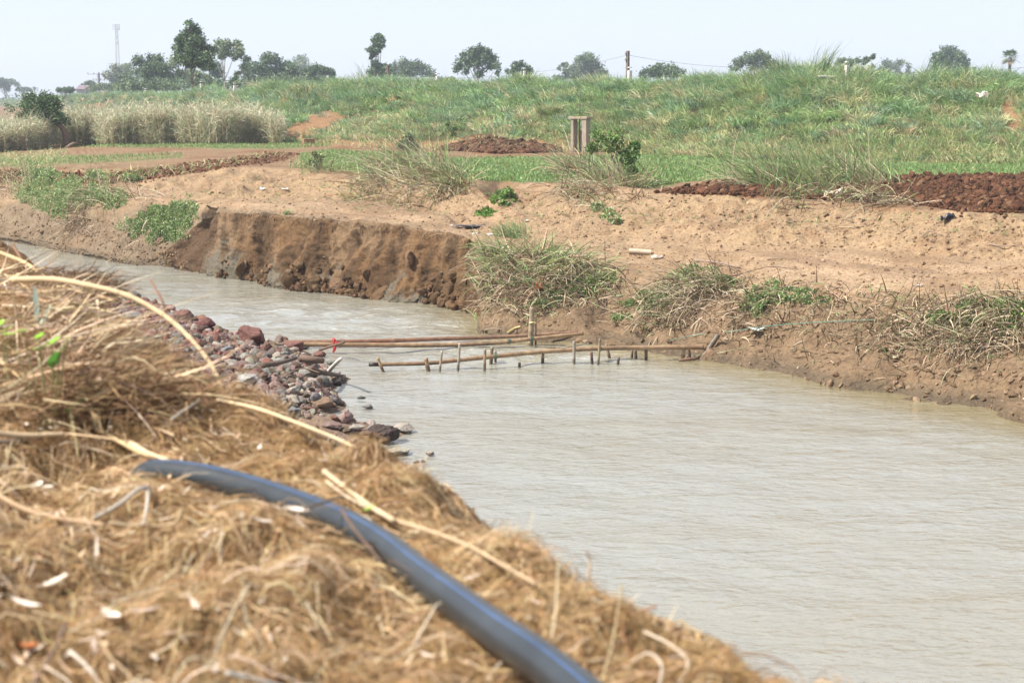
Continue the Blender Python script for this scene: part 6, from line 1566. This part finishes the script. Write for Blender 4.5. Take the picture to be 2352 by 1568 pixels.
T_ = [
    ('pale_tree', 'open pale-barked tree right of the tall leafy tree', 522, 215, 94, 92, 220, [(-.4, .95, .22), (0, .92, .26), (.4, .9, .24), (-.7, .8, .24), (-.1, .78, .28), (.6, .75, .26), (.85, .6, .18), (-.3, .7, .2), (.3, .68, .2), (.8, .5, .14), (.5, .3, .16), (.85, .38, .12)], 2600, (.22, .38), LG_, .14, (.42, .37, .30)),
    ('broad_tree', 'airy round tree left of the tall leafy tree', 345, 212, 122, 104, 230, 13, 4200, (.24, .4), DG_, .14, None),
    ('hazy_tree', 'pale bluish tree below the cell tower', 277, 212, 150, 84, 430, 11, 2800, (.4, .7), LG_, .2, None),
    ('broad_tree', 'lower bushy tree between the hazy tree and the airy round tree', 315, 218, 158, 92, 260, 11, 3200, (.25, .42), DG_, .12, None),
    ('light_tree', 'light green drooping tree just left of the tall leafy tree', 402, 215, 132, 100, 250, 13, 4200, (.25, .42), LG_, .14, None),
    ('yellow_green_shrub', 'rounded yellow-green shrub behind the thin trunk', 462, 212, 165, 46, 215, 7, 1500, (.22, .36), LG_, .08, None),
    ('dark_tree', 'dark dense tree behind the pale-barked tree', 486, 215, 142, 84, 270, 11, 3400, (.25, .42), DG_, .15, None),
    ('cypress_bush', 'dark pointed shrub under the pale-barked tree', 540, 205, 178, 28, 210, [(0, .8, .5), (-.2, .5, .7), (.3, .45, .7)], 800, (.2, .34), DG_, .06, None),
    ('broad_tree', 'leafy tree between the pale-barked tree and the dense one', 592, 210, 136, 80, 270, 11, 2800, (.26, .44), DG_, .14, None),
    ('dense_tree', 'wide dense dark tree on the left skyline', 628, 210, 128, 108, 250, 14, 4800, (.26, .44), DG_, .16, None),
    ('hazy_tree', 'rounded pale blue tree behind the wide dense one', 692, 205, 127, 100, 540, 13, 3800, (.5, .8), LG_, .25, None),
    ('low_tree', 'low spreading dark tree right of the pale blue one', 735, 200, 150, 74, 250, [(-.7, .6, .3), (-.3, .75, .34), (.1, .7, .34), (.5, .6, .3), (.8, .5, .22), (-.5, .4, .3)], 1600, (.25, .42), DG_, .1, None),
    ('slim_tree', 'thin tall tree with a tufted top above the embankment middle', 864, 212, 82, 52, 230, [(.25, .96, .36), (-.1, .9, .36), (.5, .88, .3), (.15, .82, .4), (.45, .78, .26), (-.35, .72, .34), (.1, .70, .3), (-.6, .68, .26), (-.2, .62, .34), (-.5, .55, .2), (-.1, .42, .3), (.1, .38, .34)], 2400, (.2, .34), DG_, .09, None),
    ('small_tree', 'leafy low tree at the foot of the thin tall one', 872, 212, 148, 66, 235, 9, 1800, (.22, .38), DG_, .1, None),
    ('broad_tree', 'wide round-topped tree behind the farm roof', 938, 205, 142, 104, 330, [(-.7, .5, .32), (-.4, .7, .36), (0, .8, .38), (.35, .7, .36), (.7, .55, .32), (.95, .4, .22), (0, .5, .4), (-.1, .95, .2)], 3200, (.3, .5), DG_, .2, None),
    ('open_tree', 'round open tree with clumped foliage in the centre of the skyline', 1096, 205, 112, 104, 230, [(.1, .95, .24), (-.25, .9, .22), (.4, .85, .24), (-.6, .78, .2), (-.1, .76, .26), (.7, .72, .22), (.25, .68, .26), (-.8, .58, .2), (-.4, .6, .2), (.85, .5, .18), (.5, .5, .2), (-.9, .4, .14), (0, .5, .2), (.9, .3, .14), (-.5, .35, .12), (.1, .3, .2)], 3200, (.22, .38), DG_, .13, (.24, .19, .15)),
    ('small_tree', 'small open tree right of the round central one', 1190, 205, 142, 62, 240, 8, 1300, (.22, .38), DG_, .09, None),
    ('hazy_tree', 'tall grey-green tree, taller of the joined pair left of the concrete pole', 1348, 210, 127, 86, 370, [(0, .92, .3), (-.25, .8, .34), (.25, .78, .36), (0, .62, .44), (.5, .55, .36), (.75, .4, .3), (-.5, .5, .36), (.1, .4, .4), (1.0, .28, .2)], 3400, (.32, .54), DG_ + LG_, .22, (.40, .36, .32)),
    ('hazy_tree', 'lower grey-green tree, left of the joined pair', 1304, 210, 143, 60, 375, 9, 2200, (.32, .54), DG_ + LG_, .18, (.40, .36, .32)),
    ('flat_tree', 'flat-topped spreading tree right of the concrete pole', 1523, 205, 153, 100, 250, [(-.75, .55, .28), (-.4, .75, .3), (0, .85, .32), (.4, .82, .3), (.75, .65, .28), (-.1, .6, .3), (.4, .55, .26), (-.85, .35, .16)], 2400, (.24, .4), DG_, .12, (.25, .2, .17)),
    ('pale_tree', 'pale spreading tree half sunk behind the high grass', 1731, 205, 124, 100, 270, [(-.6, .7, .26), (-.2, .85, .28), (.2, .95, .26), (.55, .85, .26), (.85, .65, .2), (0, .65, .3), (-.85, .5, .18), (.5, .6, .26)], 2200, (.25, .42), LG_ + DG_, .14, (.36, .31, .26)),
    ('broad_tree', 'small rounded tree behind the white post on the right', 1943, 205, 133, 58, 290, 8, 1500, (.26, .42), DG_, .1, None),
    ('open_tree', 'little forked open tree on the right skyline', 1986, 200, 127, 46, 260, [(-.6, .8, .3), (-.1, .72, .24), (.3, .85, .3), (.75, .95, .24), (.6, .6, .26), (-.3, .5, .2)], 800, (.22, .38), DG_, .08, None),
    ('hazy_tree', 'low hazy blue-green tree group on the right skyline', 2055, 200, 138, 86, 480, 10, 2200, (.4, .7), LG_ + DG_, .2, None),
    ('round_tree', 'dense dark round tree, biggest on the right skyline', 2181, 210, 112, 92, 320, [(-.3, .9, .32), (.1, .95, .26), (-.5, .72, .34), (0, .75, .42), (.4, .8, .3), (.6, .58, .36), (-.3, .5, .4), (.3, .45, .42), (.85, .4, .28), (.95, .22, .2)], 3600, (.28, .48), DG_, .2, None),
    ('broad_tree', 'small dark tree behind the leaning bush at the far left', 146, 240, 208, 50, 300, 8, 1500, (.22, .36), DG_, .1, None),
    ('hazy_tree', 'dim violet-green tree beside the violet-roofed house', 205, 222, 188, 42, 420, 7, 1200, (.35, .6), DG_, .15, None),
    ('hazy_tree', 'pale blue open tree at the far left edge', 18, 245, 184, 60, 620, 9, 1500, (.5, .9), DG_, .25, None),
    ('hazy_tree', 'dim tree behind the pale open one at the far left', 50, 245, 205, 40, 640, 7, 900, (.5, .9), DG_, .2, None),
    ('hazy_tree', 'low dark tree at the base of the cell tower trees', 262, 218, 190, 36, 330, 6, 900, (.3, .5), DG_, .12, None),
]
for (nm, lab, u, vb, vt, w, d, bl, n, sz, cs, tk, bk) in T_:
    tree(nm, lab, u, vb, vt, w, d, bl, n, sz, cs, trunk=tk, zb=2.0, barkc=bk or (.2, .16, .13))
def palm(label, u, vt, w, d, nf, fan=True, zb=2.0, trunk_r=.16, group='palms'):
    top = P(u, vt, d); sc = d / F; R = w * sc * .5; hz = top[2] - R * .75
    base = np.array([top[0], top[1], zb]); root = empty('palm_tree', base, label, 'palm', group)
    hub = np.array([top[0], top[1], hz])
    t = tube([base - [0, 0, .3], base * .5 + hub * .5, hub], np.array([trunk_r * 1.2, trunk_r, trunk_r]), 8, (.24, .19, .15)); mesh('trunk', t[0], t[1], M_BARK, t[2], smooth=True, parent=root)
    for i in range(nf):
        a = i * 2.399; el = 1.35 - 2.1 * (i / nf)
        dr = np.array([math.cos(a) * math.cos(el), math.sin(a) * math.cos(el), math.sin(el)])
        L_ = R * RNG.uniform(.85, 1.1); parts = []
        if fan:
            pet = hub + dr * L_ * .5; parts.append(tube([hub, pet], .025, 4, (.16, .2, .09)))
            m = 16; sd = np.cross(dr, [0, 0, 1.0]); sd /= np.linalg.norm(sd) + 1e-6; upv = np.cross(sd, dr)
            an = np.linspace(-2.0, 2.0, m); V = []
            for x in an:
                tip = pet + (dr * math.cos(x) + sd * math.sin(x)) * L_ * .55 - np.array([0, 0, .18 * L_]) * abs(math.cos(x))
                n_ = (dr * -math.sin(x) + sd * math.cos(x)) * L_ * .045
                mid = pet * .45 + tip * .55
                V += [pet, mid + n_, tip, mid - n_]
            parts.append((np.array(V), np.arange(4 * m).reshape(m, 4), pick([(.10, .15, .065)], 1, .12)[0] if el > -.4 else np.array([.26, .2, .12])))
        else:
            tt_ = np.linspace(0, 1, 9); mid = np.array([hub + dr * L_ * t_ - np.array([0, 0, 1]) * L_ * .55 * t_ ** 2 for t_ in tt_])
            parts.append(tube(mid, .03, 4, (.14, .16, .07))); sd = np.cross(dr, [0, 0, 1.0]); sd /= np.linalg.norm(sd) + 1e-6; V = []
            for q_ in spline(mid, 18)[2:]:
                for sg in (-1, 1):
                    tip = q_ + sd * sg * L_ * .26 - np.array([0, 0, .12 * L_]) + dr * .1 * L_
                    V += [q_, q_ * .6 + tip * .4 + dr * .03 * L_, tip, q_ * .6 + tip * .4 - dr * .03 * L_]
            parts.append((np.array(V), np.arange(len(V)).reshape(-1, 4), np.array([.09, .13, .06])))
        t = merge(parts); mesh('frond', t[0], t[1], M_LEAF, t[2], parent=root)
palm('tall fan palm at the right edge of the skyline', 2321, 112, 54, 240, 16, True, trunk_r=.22)
palm('low dark palm between the round tree and the fan palm', 2238, 149, 24, 260, 10, False)
palm('drooping palm among the low hazy trees on the right', 2025, 148, 34, 300, 12, False)
palm('left one of two small far palms over the left bush', 54, 196, 24, 520, 10, False, 1.5)
palm('right one of two small far palms over the left bush', 79, 195, 24, 500, 10, False, 1.5)
# undergrowth along the far side of the embankment
for (u, w, d, vt, lab) in ((610, 130, 200, 178, 'scrub between the pale-barked tree and the wide dense tree'), (760, 60, 210, 180, 'scrub at the right end of the left skyline trees'), (330, 140, 215, 186, 'scrub below the airy round tree on the left skyline'), (450, 120, 225, 182, 'scrub behind the tall leafy tree'), (250, 90, 300, 196, 'scrub at the left end of the skyline trees below the cell tower'), (690, 110, 230, 172, 'scrub below the pale blue tree'), (1010, 60, 215, 176, 'scrub beside the farm roof'), (1960, 110, 240, 158, 'scrub under the small trees on the right skyline'), (2290, 90, 235, 158, 'scrub under the fan palm')):
    tree('scrub_bush', lab, u, 205, vt, w, d, [(x, RNG.uniform(.2, .6), RNG.uniform(.2, .32)) for x in np.linspace(-.85, .85, 8)], 1500, (.2, .34), DG_ + LG_, trunk=.05, zb=2.0, limbs=4, group='scrub behind the embankment', cat='scrub')
# low distant woods along the horizon
n = 9000; x = RNG.uniform(-520, -60, n); d = 640 + 60 * RNG.random(n); tp = 3.2 + 2.2 * fbm(x * .03, d * .01, s=99, oct=3)
p = np.stack([x, d, 1.5 + RNG.random(n) * np.maximum(tp, 1)], -1); R = rand_rot(n); s = RNG.uniform(.9, 1.8, n)
a = R[:, :, 0] * s[:, None] * .5; b_ = R[:, :, 1] * s[:, None] * .35
V = np.stack([p - a, p - b_, p + a, p + b_], 1).reshape(-1, 3)
tag(mesh('distant_woods', V, np.arange(n * 4).reshape(n, 4), M_LEAF, np.repeat(pick(DG_, n, .15), 4, 0)), 'low dark line of far woods at the left horizon', 'woods', kind='stuff')
# leaning leafy tree in front of the cane
q = hit(150, 338)
r_ = tree('leaning_tree', 'bushy green tree with a stout leaning brown trunk in front of the cane', 108, 338, 212, 150, q[1], [(-.45, .88, .22), (-.05, .86, .26), (.2, .80, .24), (-.7, .72, .22), (-.3, .7, .3), (.1, .66, .3), (-.85, .58, .16), (-.5, .55, .26), (-.05, .52, .26), (.35, .55, .22), (-1.0, .7, .14), (-.6, .42, .16), (.55, .5, .14)], 3400, (.09, .18), [(.075, .13, .045), (.10, .16, .055), (.06, .10, .04)], trunk=.05, group='trees on the near side of the embankment', limbs=8, zb=q[2])
t = tube(spline([q - [0, 0, .2], q + np.array([.06, 0, .45]), q + np.array([-.02, 0, .85]), q + np.array([-.35, 0, 1.3]), q + np.array([-.8, .1, 1.7])], 14), np.linspace(.22, .08, 14), 9, (.19, .125, .09)); mesh('stump_trunk', t[0], t[1], M_BARK, t[2], smooth=True, parent=r_)
t = tube(spline([hit(152, 340), hit(170, 338) + [0, 0, .2], hit(195, 336) + [0, 0, .02]], 8), np.linspace(.10, .05, 8), 7, (.24, .17, .12)); tag(mesh('fallen_trunk', t[0], t[1], M_BARK, t[2], smooth=True), 'fallen brown trunk piece at the foot of the leaning tree', 'log')

# ------------------------------------------------------------------ haze
bm = bmesh.new(); bmesh.ops.create_cube(bm, size=1)
me = bpy.data.meshes.new('haze'); bm.to_mesh(me); bm.free()
hz = bpy.data.objects.new('haze', me); COL.objects.link(hz)
hz.scale = (2600, 1900, 48); hz.location = (0, 500, 22.5)
m_ = bpy.data.materials.new('haze'); m_.use_nodes = True; nt = m_.node_tree; nt.nodes.remove(nt.nodes['Principled BSDF'])
vol = nd(nt, 'ShaderNodeVolumePrincipled'); vol.inputs['Color'].default_value = (.80, .88, 1.0, 1); vol.inputs['Density'].default_value = .0005; vol.inputs['Anisotropy'].default_value = .1
nt.links.new(vol.outputs[0], nt.nodes['Material Output'].inputs['Volume'])
me.materials.append(m_); tag(hz, kind='stuff')
